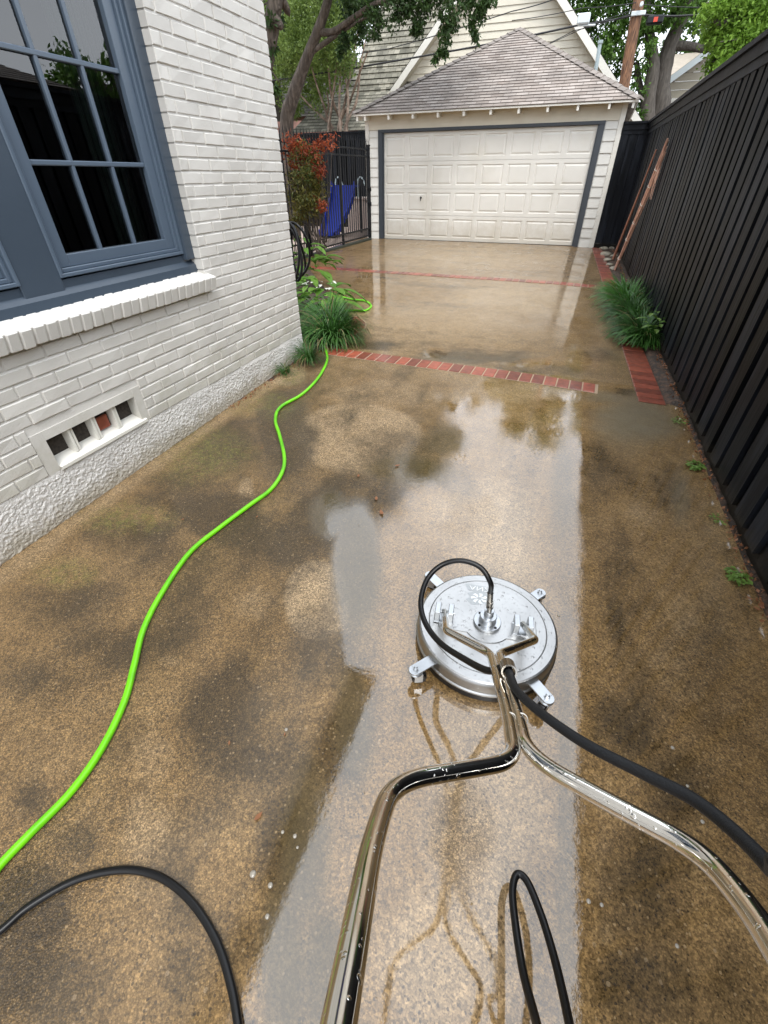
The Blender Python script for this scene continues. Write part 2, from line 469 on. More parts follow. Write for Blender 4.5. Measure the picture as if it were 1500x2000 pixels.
m_shingle2 = shingle_mat('tan_shingle', (.11,.105,.08), (.30,.28,.225), .20, .16)
m_shingle3 = shingle_mat('house_shingle', (.10,.085,.075), (.16,.14,.125), .3, .14)

# ---- wet concrete
def numnoise(x, y, seed=0, oct_=4):
    """vectorised value noise 0..1"""
    tot = np.zeros_like(x); amp = 1.0; s = 0.0
    for o in range(oct_):
        fx = x * 2**o + 17.3*o + seed*5.7; fy = y * 2**o - 9.1*o + seed*3.3
        ix, iy = np.floor(fx).astype(np.int64), np.floor(fy).astype(np.int64)
        tx, ty = fx-ix, fy-iy
        tx = tx*tx*(3-2*tx); ty = ty*ty*(3-2*ty)
        def hsh(a, b):
            h = (a*374761393 + b*668265263 + (seed+1)*1274126177) & 0xffffffff
            h = ((h ^ (h >> 13)) * 1274126177) & 0xffffffff
            return ((h ^ (h >> 16)) & 0xffff) / 65535.0
        v = (hsh(ix,iy)*(1-tx)+hsh(ix+1,iy)*tx)*(1-ty) + (hsh(ix,iy+1)*(1-tx)+hsh(ix+1,iy+1)*tx)*ty
        tot += v*amp; s += amp; amp *= .5
    return tot/s

def concrete_mat():
    m = bpy.data.materials.new('wet_concrete'); m.use_nodes = True
    n = m.node_tree; N = n.nodes; b = N['Principled BSDF']; LK = n.links.new
    t = N.new('ShaderNodeTexCoord'); vec = t.outputs['Object']
    a1 = N.new('ShaderNodeAttribute'); a1.attribute_name = 'stain'
    sp = N.new('ShaderNodeSeparateColor'); LK(a1.outputs['Color'], sp.inputs[0])
    a2 = N.new('ShaderNodeAttribute'); a2.attribute_name = 'wet'
    sp2 = N.new('ShaderNodeSeparateColor'); LK(a2.outputs['Color'], sp2.inputs[0])
    def noise(sc_, det=5, rough=.6, lo=.3, hi=.7, a=0., b_=1.):
        q = N.new('ShaderNodeTexNoise'); q.inputs['Scale'].default_value = sc_; q.inputs['Detail'].default_value = det; q.inputs['Roughness'].default_value = rough
        LK(vec, q.inputs['Vector'])
        r_ = N.new('ShaderNodeMapRange'); r_.inputs['From Min'].default_value = lo; r_.inputs['From Max'].default_value = hi; r_.inputs['To Min'].default_value = a; r_.inputs['To Max'].default_value = b_
        LK(q.outputs[0], r_.inputs[0]); return r_.outputs[0]
    def mix(f, c1, c2, mode='MIX'):
        x = N.new('ShaderNodeMix'); x.data_type = 'RGBA'; x.blend_type = mode
        if isinstance(f, float): x.inputs[0].default_value = f
        else: LK(f, x.inputs[0])
        for c, i in ((c1, 6), (c2, 7)):
            if isinstance(c, tuple): x.inputs[i].default_value = (*c, 1)
            else: LK(c, x.inputs[i])
        return x.outputs[2]
    def math_(op, a, b_, c=None):
        x = N.new('ShaderNodeMath'); x.operation = op; x.use_clamp = False
        for i, q in enumerate((a, b_, c)):
            if q is None: continue
            if isinstance(q, (int, float)): x.inputs[i].default_value = q
            else: LK(q, x.inputs[i])
        return x.outputs[0]
    def clamp(a):
        x = N.new('ShaderNodeClamp'); LK(a, x.inputs[0]); return x.outputs[0]
    base = mix(noise(1.4, 6), (.220,.132,.049), (.330,.210,.090))
    base = mix(noise(9, 6, .7, .35, .7), base, (.210,.127,.050))
    # light (cleaned) patches
    base = mix(clamp(math_('MULTIPLY_ADD', math_('ADD', sp.outputs[1], noise(8, 8, .7, .25, .75, -.25, .25)), 1.15, -.08)), base, (.46,.33,.19))
    # dark grime
    grime = clamp(math_('MULTIPLY_ADD', math_('ADD', sp.outputs[0], math_('ADD', noise(5, 9, .72, .25, .75, -.42, .42), noise(60, 5, .8, .3, .7, -.22, .22))), 1.35, -.22))
    base = mix(math_('MULTIPLY', grime, .86), base, (.060,.039,.016))
    # algae
    alg = clamp(math_('MULTIPLY', sp.outputs[2], noise(30, 6, .8, .42, .62, 0., 1.)))
    base = mix(alg, base, (.19,.185,.035))
    # silt film, grey
    base = mix(sp2.outputs[1], base, (.185,.150,.095))
    base = mix(math_('MULTIPLY', sp2.outputs[2], .80), base, (.082,.062,.030))
    # aggregate
    wetn = noise(5, 5, .6, .35, .65, -.12, .12)
    wet = clamp(math_('ADD', sp2.outputs[0], wetn))
    dry = math_('SUBTRACT', 1.0, wet)
    def vor(scale):
        v = N.new('ShaderNodeTexVoronoi'); v.inputs['Scale'].default_value = scale; LK(vec, v.inputs['Vector'])
        s_ = N.new('ShaderNodeSeparateColor'); LK(v.outputs['Color'], s_.inputs[0]); return v, s_
    v1, s1 = vor(230); v2, s2 = vor(120); v3, s3 = vor(66)
    rr = N.new('ShaderNodeMapRange'); rr.inputs['To Min'].default_value = .62; rr.inputs['To Max'].default_value = 1.38
    LK(s1.outputs[0], rr.inputs[0])
    r2 = N.new('ShaderNodeMapRange'); r2.inputs['To Min'].default_value = .72; r2.inputs['To Max'].default_value = 1.28
    LK(s2.outputs[1], r2.inputs[0])
    gap = N.new('ShaderNodeMapRange'); gap.inputs['From Min'].default_value = .34; gap.inputs['From Max'].default_value = .62; gap.inputs['To Min'].default_value = 1.12; gap.inputs['To Max'].default_value = .42
    LK(v1.outputs['Distance'], gap.inputs[0])
    gmix = math_('MULTIPLY_ADD', math_('SUBTRACT', gap.outputs[0], 1.0), math_('MULTIPLY_ADD', dry, .75, .15), 1.0)
    mul = math_('MULTIPLY', math_('MULTIPLY', rr.outputs[0], r2.outputs[0]), gmix)
    vm = N.new('ShaderNodeVectorMath'); vm.operation = 'SCALE'; LK(base, vm.inputs[0]); LK(mul, vm.inputs['Scale'])
    cur = vm.outputs[0]
    peb = math_('GREATER_THAN', s2.outputs[0], .965)
    near = math_('LESS_THAN', v2.outputs['Distance'], .42)
    cur = mix(math_('MULTIPLY', math_('MULTIPLY', peb, near), .55), cur, (.40,.28,.15))
    dk = math_('GREATER_THAN', s2.outputs[2], .93)
    cur = mix(math_('MULTIPLY', math_('MULTIPLY', dk, near), .7), cur, (.03,.022,.015))
    pb3 = math_('MULTIPLY', math_('GREATER_THAN', s3.outputs[0], .988), math_('LESS_THAN', v3.outputs['Distance'], .34))
    cur = mix(math_('MULTIPLY', pb3, .35), cur, (.42,.31,.19))
    cur = mix(math_('MULTIPLY', noise(120, 5, .8, .54, .66), .75), cur, (.036,.023,.011))
    cur = mix(math_('MULTIPLY', noise(190, 3, .8, .62, .70), math_('MULTIPLY_ADD', dry, .5, .15)), cur, (.50,.37,.22))
    cur = mix(math_('MULTIPLY', sp2.outputs[2], .55), cur, (.082,.062,.030))
    cur = mix(math_('MULTIPLY', sp2.outputs[1], .85), cur, (.185,.150,.095))
    LK(cur, b.inputs['Base Color'])
    b.inputs['Roughness'].default_value = .42
    LK(math_('MULTIPLY', dry, .42), b.inputs['Specular IOR Level'])
    # water film
    b.inputs['Coat Weight'].default_value = 1.0
    b.inputs['Coat IOR'].default_value = 1.95
    cro = N.new('ShaderNodeMapRange'); cro.inputs['To Min'].default_value = .16; cro.inputs['To Max'].default_value = .008
    LK(wet, cro.inputs[0]); LK(cro.outputs[0], b.inputs['Coat Roughness'])
    # bumps
    LK(clamp(math_('MULTIPLY_ADD', wet, 1.35, .06)), b.inputs['Coat Weight'])
    h = math_('ADD', math_('MULTIPLY', s1.outputs[0], .5), noise(60, 6, .7))
    pit = noise(170, 3, .6, .60, .68)
    
    h = math_('SUBTRACT', h, math_('MULTIPLY', v1.outputs['Distance'], 1.3))
    bp = N.new('ShaderNodeBump'); LK(math_('MULTIPLY_ADD', dry, .4, .3), bp.inputs['Strength']); bp.inputs['Distance'].default_value = .0030
    LK(h, bp.inputs['Height']); LK(bp.outputs[0], b.inputs['Normal'])
    hb = math_('ADD', math_('MULTIPLY', noise(30, 3, .5, 0, 1), .30), math_('MULTIPLY', noise(75, 4, .6, 0, 1), .30))
    bst = N.new('ShaderNodeMapRange'); bst.inputs['To Min'].default_value = .20; bst.inputs['To Max'].default_value = .010
    LK(wet, bst.inputs[0])
    bp2 = N.new('ShaderNodeBump'); bp2.inputs['Distance'].default_value = .010
    LK(bst.outputs[0], bp2.inputs['Strength']); LK(hb, bp2.inputs['Height']); LK(bp2.outputs[0], b.inputs['Coat Normal'])
    return m
m_conc = concrete_mat()

# ================================================================== SETTING
# driveway sheet -----------------------------------------------------
xs = np.concatenate([np.arange(-5.6, -2.42, .06), np.arange(-2.42, 1.166, .016)])
ys = np.concatenate([np.arange(-1.6, -.4, .06), np.arange(-.4, 5.0, .016), np.arange(5.0, 13.2, .045)])
X, Y = np.meshgrid(xs, ys)
tt = np.clip((X+.25)/.45, 0, 1)
Z = SLOPE*Y - .028*np.maximum(0, X+.02)*tt*tt*(3-2*tt)
Z = Z + (numnoise(X*1.7, Y*1.7, 3, 3)-.5)*.0022
# clipped outline: left side of the drive behind the house corner
nx, ny = len(xs), len(ys)
idx = np.arange(nx*ny).reshape(ny, nx)
q = np.stack([idx[:-1,:-1], idx[:-1,1:], idx[1:,1:], idx[1:,:-1]], -1).reshape(-1, 4)
cx = ((X[:-1,:-1]+X[1:,1:])/2).ravel(); cy = ((Y[:-1,:-1]+Y[1:,1:])/2).ravel()
left = np.where(cy < 4.06, -2.42, np.where(cy < 5.3, -2.45, np.where(cy < 8.6, -2.45-(cy-5.3)*.78, -5.3)))
keep = (cx > left) & ~((cy > 3.98) & (cx > .85-.026*(cy-4)+.18))
drive = raw_obj('driveway', np.stack([X.ravel(), Y.ravel(), Z.ravel()], -1), q[keep], m_conc, smooth=True)
tag(drive, kind='structure')

def stain_field(lst):
    out = np.zeros_like(X)
    wx = (numnoise(X*3.0, Y*3.0, 8)-.5)*.30; wy = (numnoise(X*3.0, Y*3.0, 9)-.5)*.30
    for (px, py, dx, dy, s_, hard) in lst:
        c = G(px, py); ex = G(px+dx, py); ey = G(px, py-dy)
        ax = Vector((ex.x-c.x, ex.y-c.y)); ay = Vector((ey.x-c.x, ey.y-c.y))
        det = ax.x*ay.y - ax.y*ay.x
        wa = 1.0 if hard < 3 else .3
        ux = X + wx*wa*min(1, ax.length*1.8) - c.x; uy = Y + wy*wa*min(1, ax.length*1.8) - c.y
        u = (ux*ay.y-uy*ay.x)/det; v = (ax.x*uy-ax.y*ux)/det
        r_ = np.sqrt(u*u+v*v)
        f = np.clip((1.15-r_)*hard, 0, 1); f = f*f*(3-2*f)
        out = np.maximum(out, f*s_)
    return out
n1 = numnoise(X*2.2, Y*2.2, 1, 5)
n2 = numnoise(X*6, Y*1.6, 2, 5)
dark = stain_field([
    (60,1790,120,110,.95,1.1), (80,1930,170,120,.9,1.2), (150,1650,60,50,.55,1.2), (60,1560,50,60,.6,1.1),
    (420,1370,110,110,.85,1.0), (350,1270,90,60,.35,1.0), (470,1480,110,60,.5,1.0), (360,1760,45,70,.6,1.2), (350,1900,45,100,.45,1.2),
    (440,1010,85,55,.85,1.6), (560,1060,90,40,.55,1.2), (430,860,120,70,.7,1.0), (560,830,70,90,.8,1.3), (350,960,130,60,.55,1.0), (230,1040,120,60,.55,1.0),
    (120,1180,150,60,.55,1.0), (330,1100,110,60,.3,1.0), (200,1260,120,60,.55,1.0), (60,1330,100,60,.5,1.0),
    (700,960,110,60,.75,1.2), (790,880,110,60,.75,1.0), (620,1010,60,80,.6,1.2), (560,1650,70,130,.7,1.2), (640,1290,90,60,.55,1.2), (560,1480,90,80,.35,1.0),
    (900,940,60,40,.45,1.2), (830,830,60,40,.4,1.2), (650,1450,60,100,.5,1.0),
    (1230,1400,110,80,.7,1.0), (1330,1530,110,110,.55,1.0), (1250,1720,130,160,.65,1.0), (1250,1900,140,100,.75,1.2), (1420,1900,80,100,.35,1.0),
    (1190,900,70,60,.55,1.0), (1300,950,70,50,.35,1.0), (1200,1120,50,130,.35,1.0), (1400,1300,80,160,.25,1.0),
    (860,1600,60,60,.35,1.0), (900,1750,80,60,.25,1.0), (820,1900,60,80,.3,1.0), (600,700,40,30,.5,1.2), (590,760,50,40,.45,1.0),
    (920,695,160,14,.6,1.2), (1080,720,110,13,.65,1.2), (1180,690,60,16,.6,1.2), (730,675,60,9,.55,1.2), (760,540,70,7,.35,1.2),
    (700,575,40,8,.4,1.2), (900,560,220,6,.22,1.0), (1210,640,20,50,.5,1.2), (1230,760,60,12,.5,1.2),
])
dark = np.clip(dark*(.55+.9*n1) + np.clip((n2-.56)*2.2, 0, .35)*(Y < 4.2) + np.clip((numnoise(X*.9, Y*4.5, 12, 5)-.55)*2.4, 0, .3)*(Y >= 4.2), 0, 1)
wxp = X + (numnoise(X*1.1, Y*1.1, 21, 3)-.5)*1.6; wyp = Y + (numnoise(X*1.1, Y*1.1, 22, 3)-.5)*1.6
n3 = numnoise(wxp*1.5, wyp*.8, 23, 6)
mott = np.clip((n3-.48)/.10, 0, 1)
lane = np.clip(1.3-np.abs(X-.1)/.32, 0, 1)
dark = np.clip(dark + mott*np.where(Y < 4.2, .24, .08)*(1-.85*lane) + .10*(Y < 4.2)*(X > .5) + .08*(X < -.9)*(Y < 2.2), 0, 1)
light = stain_field([
    (620,1165,62,68,.75,6), (700,845,115,58,.62,5), (640,860,60,40,.35,3), (500,1180,60,50,.3,1), (300,1650,80,150,.40,1.0), (300,1480,60,80,.3,1),
    (980,1050,110,160,.62,1.2), (940,1560,150,300,.50,1.2), (880,1850,180,160,.55,1.3), (900,1000,100,80,.4,1.2),
    (1180,1600,40,200,.12,1), (1400,1050,60,150,.25,1), (1330,1250,80,150,.22,1), (1250,1000,50,60,.2,1),
    (750,770,130,30,.38,1.3), (1000,770,150,25,.38,1.3), (850,600,400,110,.35,.8), (850,620,300,60,.62,1), (1000,580,240,50,.62,1), (900,500,260,30,.62,1), (700,620,80,50,.4,1), (1180,600,30,80,.3,1), (600,1900,60,100,.1,1),
    (480,960,16,30,.5,3), (330,1290,20,12,.4,3),
])
# pale trowelled strip along the house
strip = np.clip(1.2 - np.abs(X+2.27)/.11, 0, 1)*(Y < 3.7)*(Y > -1)
light = np.clip(light*(.6+.8*n1) + strip*.45, 0, 1)
dark = dark*(1-strip*.75)
green = stain_field([(380,880,130,60,.9,1), (540,790,40,30,.8,1), (470,770,90,40,.8,1.2), (250,1010,120,40,.7,1), (120,1120,90,40,.5,1), (560,730,40,25,.9,1.5), (1200,850,60,40,.25,1)])*(X < -1.2)*(1-.6*strip)
green = np.clip(green*(.7+1.0*numnoise(X*4, Y*4, 5)), 0, 1)
light = np.clip(light + stain_field([(560,728,38,22,.7,3)]), 0, 1)
wet = np.where(Y > 4.3, .40, .84) + .18*(numnoise(X*1.3, Y*1.3, 6, 4)-.5)*2
wet = np.maximum(wet, stain_field([
    (1000,950,170,110,.9,1.5), (690,1100,95,175,1.0,2), (720,1050,120,120,.97,1.5), (950,1450,220,300,.88,1.3), (600,1700,150,260,.95,1.3), (900,1850,330,250,.92,1.5), (780,900,140,60,.95,1.3),
    (1150,1600,90,400,.86,1.2), (1250,810,100,70,.88,1.5), (1050,705,150,12,.9,1.2), (725,560,60,60,.9,1.2), (1125,560,50,90,.88,1.2), (850,690,40,14,.95,1.6), (1130,700,30,30,.95,1.6), (700,690,60,14,.8,1),
    (1250,1750,140,300,.82,1.0), (1200,1200,80,300,.82,1.0), (800,760,120,50,.7,1)]))
dryL = np.clip((-.50-X+(numnoise(X*2, Y*2, 31)-.5)*.5)/.30, 0, 1)*(Y < 4.2)
wet = wet*(1-stain_field([(905,1620,85,150,.62,1.2), (930,1000,90,70,.35,1.2)]))
wet = wet*(1-.86*dryL)
wet = wet*(1-np.clip((X-.75)/.3, 0, 1)*.35*(Y < 3.5))
wet = np.clip(wet + (numnoise(X*9, Y*5, 7, 4)-.5)*.25, .02, 1)
silt = stain_field([(1245,812,90,58,.8,1.1), (1180,775,60,14,.6,1.2), (1330,960,25,60,.35,1.2)])
silt = np.clip(silt*(.7+.5*n1), 0, 1)
deep = stain_field([(700,1090,55,130,.95,1.6), (650,1000,50,50,.8,1.5), (800,915,110,35,.8,1.4), (600,1640,60,190,.85,1.3), (560,1880,60,170,.9,1.4), (640,1900,60,170,.8,1.4), (690,1400,45,130,.7,1.3), (1105,1500,22,420,.5,1.2), (1100,950,30,110,.45,1.2), (870,860,60,35,.7,1.3), (930,700,140,12,.6,1.2)])
deep = np.clip(deep*(.75+.5*n1), 0, 1)
wet = np.maximum(wet, deep)
for nm, (a_, b_, c_) in (('stain', (dark, light, green)), ('wet', (wet, silt, deep))):
    ca = drive.data.color_attributes.new(nm, 'FLOAT_COLOR', 'POINT')
    arr = np.stack([a_.ravel(), b_.ravel(), c_.ravel(), np.ones(a_.size)], -1).astype(np.float32)
    ca.data.foreach_set('color', arr.ravel())

# far ground sheet and yard
mb = MB(); mb.box((-160,-120,-.6), (160,200,-.14))
tag(mb.build('ground', m_soil), kind='structure')
mb = MB()
vs = [(-5.3,9.0,.155),(-4.95,12.95,.225),(-4.95,18,.24),(-16,18,.20),(-16,6,.10),(-5.4,6,.10)]
mb.add(vs, [(0,1,2,3,4,5)])
tag(mb.build('patio', m_patio), kind='structure')

# ================================================================== brick paving bands
def brick_band(name, items, joint_poly, jm=m_joint):
    mb_ = MB()
    for (c, ang, L_, W_, z, mi) in items:
        T = Matrix.Translation((c[0], c[1], z)) @ Matrix.Rotation(-math.atan((gz(c[0]+.05, c[1])-gz(c[0]-.05, c[1]))/.1), 4, 'Y') @ Matrix.Rotation(math.atan(SLOPE), 4, 'X') @ Matrix.Rotation(ang + random.uniform(-.012,.012), 4, 'Z') @ Matrix.Rotation(random.uniform(-.006,.006), 4, 'X')
        mb_.bbox((-L_/2, -W_/2, -.03), (L_/2, W_/2, .0065+random.uniform(0,.002)), .0035, mi, T)
    for p in joint_poly:
        mb_.add([(x, y, gz(x, y)+.0025) for x, y in p], [tuple(range(len(p)))], 2)
    return tag(mb_.build(name, [m_brick, m_siltbrick, jm]), kind='structure')
it = []; n_ = 27
a_ = Vector((-2.10, 4.262)); b_ = Vector((.84, 4.077))
ang = math.atan2(b_.y-a_.y, b_.x-a_.x)
for i in range(n_):
    t_ = (i+.5)/n_
    c = a_.lerp(b_, t_)
    if c.x < .53: it.append((c, ang+math.pi/2, .196, .098, gz(c.x, c.y), 0))
nrm = Vector((-(b_-a_).y, (b_-a_).x)).normalized()*.108
sub = [a_.lerp(b_, k/12*1.075) for k in range(13)]
polys = [[tuple(sub[k]-nrm), tuple(sub[k+1]-nrm), tuple(sub[k+1]+nrm), tuple(sub[k]+nrm)] for k in range(11) if sub[k+1].x < .60]
brick_band('brick_band', it, polys)
a_ = Vector((-5.15, 8.66)); b_ = Vector((.72, 8.42)); n_ = 54; it = []
ang = math.atan2(b_.y-a_.y, b_.x-a_.x)
for i in range(n_):
    c = a_.lerp(b_, (i+.5)/n_); it.append((c, ang+math.pi/2, .196, .098, gz(c.x, c.y), 0))
nrm = Vector((-(b_-a_).y, (b_-a_).x)).normalized()*.108
sub = [a_.lerp(b_, k/20) for k in range(21)]
brick_band('brick_band', it, [[tuple(sub[k]-nrm), tuple(sub[k+1]-nrm), tuple(sub[k+1]+nrm), tuple(sub[k]+nrm)] for k in range(20)])
it = []; y = 4.0
while y < 12.75:
    c = Vector((.95-.024*(y-4), y)); it.append((c, -.02, .205, .092, gz(c.x, c.y), 0)); y += .104
poly = []
yy = np.linspace(3.95, 12.78, 30)
for k in range(29):
    x0, x1 = .95-.024*(yy[k]-4), .95-.024*(yy[k+1]-4)
    poly.append([(x0-.108, yy[k]), (x0+.106, yy[k]), (x1+.106, yy[k+1]), (x1-.108, yy[k+1])])
m_joint2 = mat('dark_joint', (.13,.075,.045), .6, bump=.3, bscale=90, var=.3, coat=.4, coatr=.15)
brick_band('brick_border', it, poly, m_joint2)
it = []; poly = []
cc = Vector((-2.72, 5.05)); rr_ = .56
for k in range(14):
    an = R(-62+k*10.5)
    c = cc + Vector((math.cos(an), math.sin(an)))*rr_
    it.append((c, an, .19, .094, gz(c.x, c.y), 0))
    an2 = an+R(10.5)
    poly.append([tuple(cc+Vector((math.cos(q_), math.sin(q_)))*r_) for q_, r_ in ((an-.1, rr_-.1), (an-.1, rr_+.11), (an2-.1, rr_+.11), (an2-.1, rr_-.1))])
brick_band('brick_border', it, poly)

# soil strips -------------------------------------------------------
HXG = -2.325
def soil(name, outline, h, seed):
    """patch of soil: outline [(xl, xr, y)...]"""
    V = []; Fq = []; nn = 9
    for j, (xl, xr, y_) in enumerate(outline):
        for i in range(nn):
            t_ = i/(nn-1); x_ = xl+(xr-xl)*t_
            e = math.sin(math.pi*t_)**.6
            V.append((x_, y_, gz(x_, y_)-.012+h*e+(mnoise.noise(Vector((x_*9, y_*9, seed))))*.02*e))
    for j in range(len(outline)-1):
        for i in range(nn-1):
            a = j*nn+i; Fq.append((a, a+1, a+1+nn, a+nn))
    return tag(raw_obj(name, V, Fq, m_soil, smooth=True), kind='structure')
soil('soil_strip', [(1.158, 1.25, y) for y in np.arange(-1.5, 4.0, .05)] + [(1.04-.024*(y-4)+.02, 1.25, y) for y in np.arange(4.0, 12.8, .05)], .03, 1)
soil('planting_bed', [(-2.95, -2.15-(abs(y-5)*.35 if y > 5 else 0)-max(0, 4.5-y)*.22, y) for y in np.arange(4.05, 5.6, .05)] + [(-3.2-(y-5.6)*.7, -2.46-(y-5.6)*.70, y) for y in np.arange(5.6, 9.6, .08)], .06, 2)
soil('soil_gap', [(-2.36, -2.27-.02*math.sin(y*9), y) for y in np.arange(2.9, 4.1, .03)], .012, 5)
soil('soil_gap', [(-2.35, HXG+.013+.004*math.sin(y*31)+.004*math.sin(y*77), y) for y in np.arange(-1.6, 2.95, .02)], .003, 6)
mb = MB(); mb.box((-7.5,4.1,-.1), (-2.9,9.3,.05))
tag(mb.build('yard_soil', m_soil), kind='structure')

# ================================================================== HOUSE
HX = -2.325
house = thing('brick_house', (-6, 0, 0), 'two storey house of off-white painted brick with slate blue windows, left of the driveway', 'house')
CH = .0677; Z0 = .29; YC = 4.08; YN = -4.5
WIN = (.56, 2.83, .955, 2.94)
VENT = (1.255, 1.985, .29, .515)
def jbrick(mb_, lo, hi, axis='x', j=.0016):
    """brick with worn front edges: lo/hi box, front face towards +axis"""
    x0,y0,z0 = lo; x1,y1,z1 = hi
    b = .0045
    def r_(): return random.uniform(-j, j)
    dx = random.uniform(-.0022, .0022)
    fr = x1 + dx
    outer = [(fr-b*1.3, y0, z0), (fr-b*1.3, y1, z0), (fr-b*1.3, y1, z1), (fr-b*1.3, y0, z1)]
    ym = (y0+y1)/2
    inner = [(fr+r_(), y0+b+r_(), z0+b+r_()), (fr+r_(), ym, z0+b+r_()), (fr+r_(), y1-b+r_(), z0+b+r_()), (fr+r_(), y1-b+r_(), z1-b+r_()), (fr+r_(), ym, z1-b+r_()), (fr+r_(), y0+b+r_(), z1-b+r_())]
    back = [(x0, y0, z0), (x0, y1, z0), (x0, y1, z1), (x0, y0, z1)]
    vs_ = outer + inner + back
    fs_ = [(4,5,8,9), (5,6,7,8), (0,1,6,5,4), (2,3,9,8,7), (1,2,7,6), (3,0,4,9), (10,11,1,0), (11,12,2,1), (12,13,3,2), (13,10,0,3)]
    mb_.add(vs_, fs_)
wall = MB()
row = 0; z = Z0
while z < 6.75:
    y = YC - (0 if row % 2 == 0 else .106)
    first = True
    if row % 2: jb = (YC-.103, YC)
    segs = []
    if row % 2: segs.append((YC-.102, YC))
    yy_ = YC if row % 2 == 0 else YC-.108
    while yy_ > YN:
        segs.append((yy_-.206+random.uniform(-.002,.002), yy_)); yy_ -= .2135
    for (ya, yb) in segs:
        za, zb = z+.002, z+CH-.0065
        for (w0, w1, v0, v1) in (WIN, VENT):
            if zb > v0 and za < v1-.01 and yb > w0 and ya < w1:
                if ya >= w0 and yb <= w1: ya = yb = 0; break
                if yb > w1 and ya < w1: ya = w1
                elif ya < w0 and yb > w0: yb = w0
        if yb-ya < .02: continue
        if z > 3.4 and ya < -1.5: pass
        jbrick(wall, (HX-.10, ya, za), (HX, yb, zb))
    z += CH; row += 1
# mortar body behind bricks (with openings)
mx_ = HX-.0075
def wallquads(x, cells, mi=1):
    for (ya, yb, za, zb) in cells:
        wall.add([(x, ya, za), (x, yb, za), (x, yb, zb), (x, ya, zb)], [(0,1,2,3)], mi)
wallquads(mx_, [(YN, YC-.006, WIN[3], 6.8), (WIN[1], YC-.006, WIN[2], WIN[3]), (YN, WIN[0], WIN[2], WIN[3]), (YN, YC-.006, VENT[3], WIN[2]), (YN, VENT[0], Z0, VENT[3]), (VENT[1], YC-.006, Z0, VENT[3])])
# returns of the window opening
wall.add([(mx_, WIN[1]+.009, WIN[2]), (mx_-.14, WIN[1]+.009, WIN[2]), (mx_-.14, WIN[1]+.009, WIN[3]), (mx_, WIN[1]+.009, WIN[3])], [(0,1,2,3)], 1)
# north and far walls, plain painted brick
wall.box((-12, YC-.12, .0), (HX-.012, YC-.008, 6.8), 1)
wall.box((-12, YN, .0), (-11.9, YC-.2, 6.8), 1)
wall.box((-11.9, YN, .0), (HX-.3, YN+.1, 6.8), 1)
wall.build('wall', [m_paintbrick, m_mortar], house)
# stucco foundation, displaced
ny_, nz_ = 1300, 96
yv = np.linspace(-1.2, YC, ny_); 
V = []
for i, y_ in enumerate(yv):
    zb_ = SLOPE*y_-.02
    for j in range(nz_):
        t_ = j/(nz_-1); z_ = zb_+(Z0+.004-zb_)*t_
        p = Vector((y_*60, z_*72, 1.7))
        dsp = mnoise.noise(p)*.0042 + mnoise.noise(p*2.3)*.0028 + .004 + mnoise.noise(Vector((y_*5, z_*5, 0)))*.004
        edge = min(1, (1-t_)*9, )
        if t_ < .09: dsp -= .006*(1-t_/.09)
        V.append((HX-.008+dsp*edge+.004, y_, z_))
V = np.array(V)
idx = np.arange(ny_*nz_).reshape(ny_, nz_)
q = np.stack([idx[:-1,:-1], idx[1:,:-1], idx[1:,1:], idx[:-1,1:]], -1).reshape(-1, 4)
fo = raw_obj('foundation', V, q, m_stucco, house, smooth=True)
# return face round the corner
mb = MB(); mb.box((-12, YC-.1, -.05), (HX-.004, YC+.002, Z0)); mb.build('foundation_return', m_stucco, house); mb = MB(); mb.box((HX-.3, YN, -.1), (HX-.004, -1.19, Z0)); mb.build('foundation_return', m_stucco, house)

# brick sill: rowlock
sill = MB(); y = 2.872
while y > .45:
    wd = .0585+random.uniform(-.001,.001)
    T = Matrix.Translation((HX+.060+random.uniform(-.002,.003), y, .990+random.uniform(-.002,.002))) @ Matrix.Rotation(R(14.5), 4, 'Y') @ Matrix.Rotation(random.uniform(-.02,.02), 4, 'Z')
    sill.bbox((-.19, -wd, -.090+random.uniform(-.003,.003)), (0, 0, 0), .006, 0, T)
    y -= .0665
T = Matrix.Translation((HX+.060, 0, .990)) @ Matrix.Rotation(R(14.5), 4, 'Y')
sill.box((-.19, .46, -.084), (-.006, 2.868, -.003), 1, T)
sill.build('sill', [m_concrete_sill, m_mortar], house)
# vent --------------------------------------------------------------
vent = MB()
X0 = HX-.085
y0, y1, z0, z1 = VENT
o0, o1, p0, p1 = 1.325, 1.925, .335, .465
fx_ = HX-.003
vent.box((X0, y0, z0), (fx_, o0, z1)); vent.box((X0, o1, z0), (fx_, y1, z1))
vent.box((X0, o0, p1), (fx_-.001, o1, z1)); vent.box((X0, o0, z0), (fx_-.001, o1, p0-.022))
# sloped white sill
vent.add([(X0, o0, p0+.01), (fx_+.012, o0, p0-.028), (fx_+.012, o1+.03, p0-.028), (X0, o1+.03, p0+.01), (fx_+.012, o0, p0-.045), (fx_+.012, o1+.03, p0-.045), (fx_-.002, o0, p0-.045), (fx_-.002, o1+.03, p0-.045)], [(0,1,2,3), (1,4,5,2), (4,6,7,5)], 1)
for c_ in (.25, .5, .75):
    ym_ = o0+(o1-o0)*c_
    vent.box((X0, ym_-.017, p0-.01), (fx_-.016, ym_-.003, p1+.005), 1)
    vent.box((X0, ym_+.003, p0-.01), (fx_-.020, ym_+.016, p1+.005), 1)
vo = vent.build('foundation_vent', [m_paintbrick, m_white], house)
mb = MB(); mb.box((X0-.03, o0-.01, p0-.03), (X0+.012, o1+.01, p1+.02)); mb.build('vent_mesh', mat('vent_mesh', (.045,.036,.030), .9, var=.6, vscale=60), vo)

mb = MB(); mb.bbox((X0+.013, 1.655, .345), (X0+.03, 1.745, .425), .006); mb.build('brick_chunk', m_brick, vo)
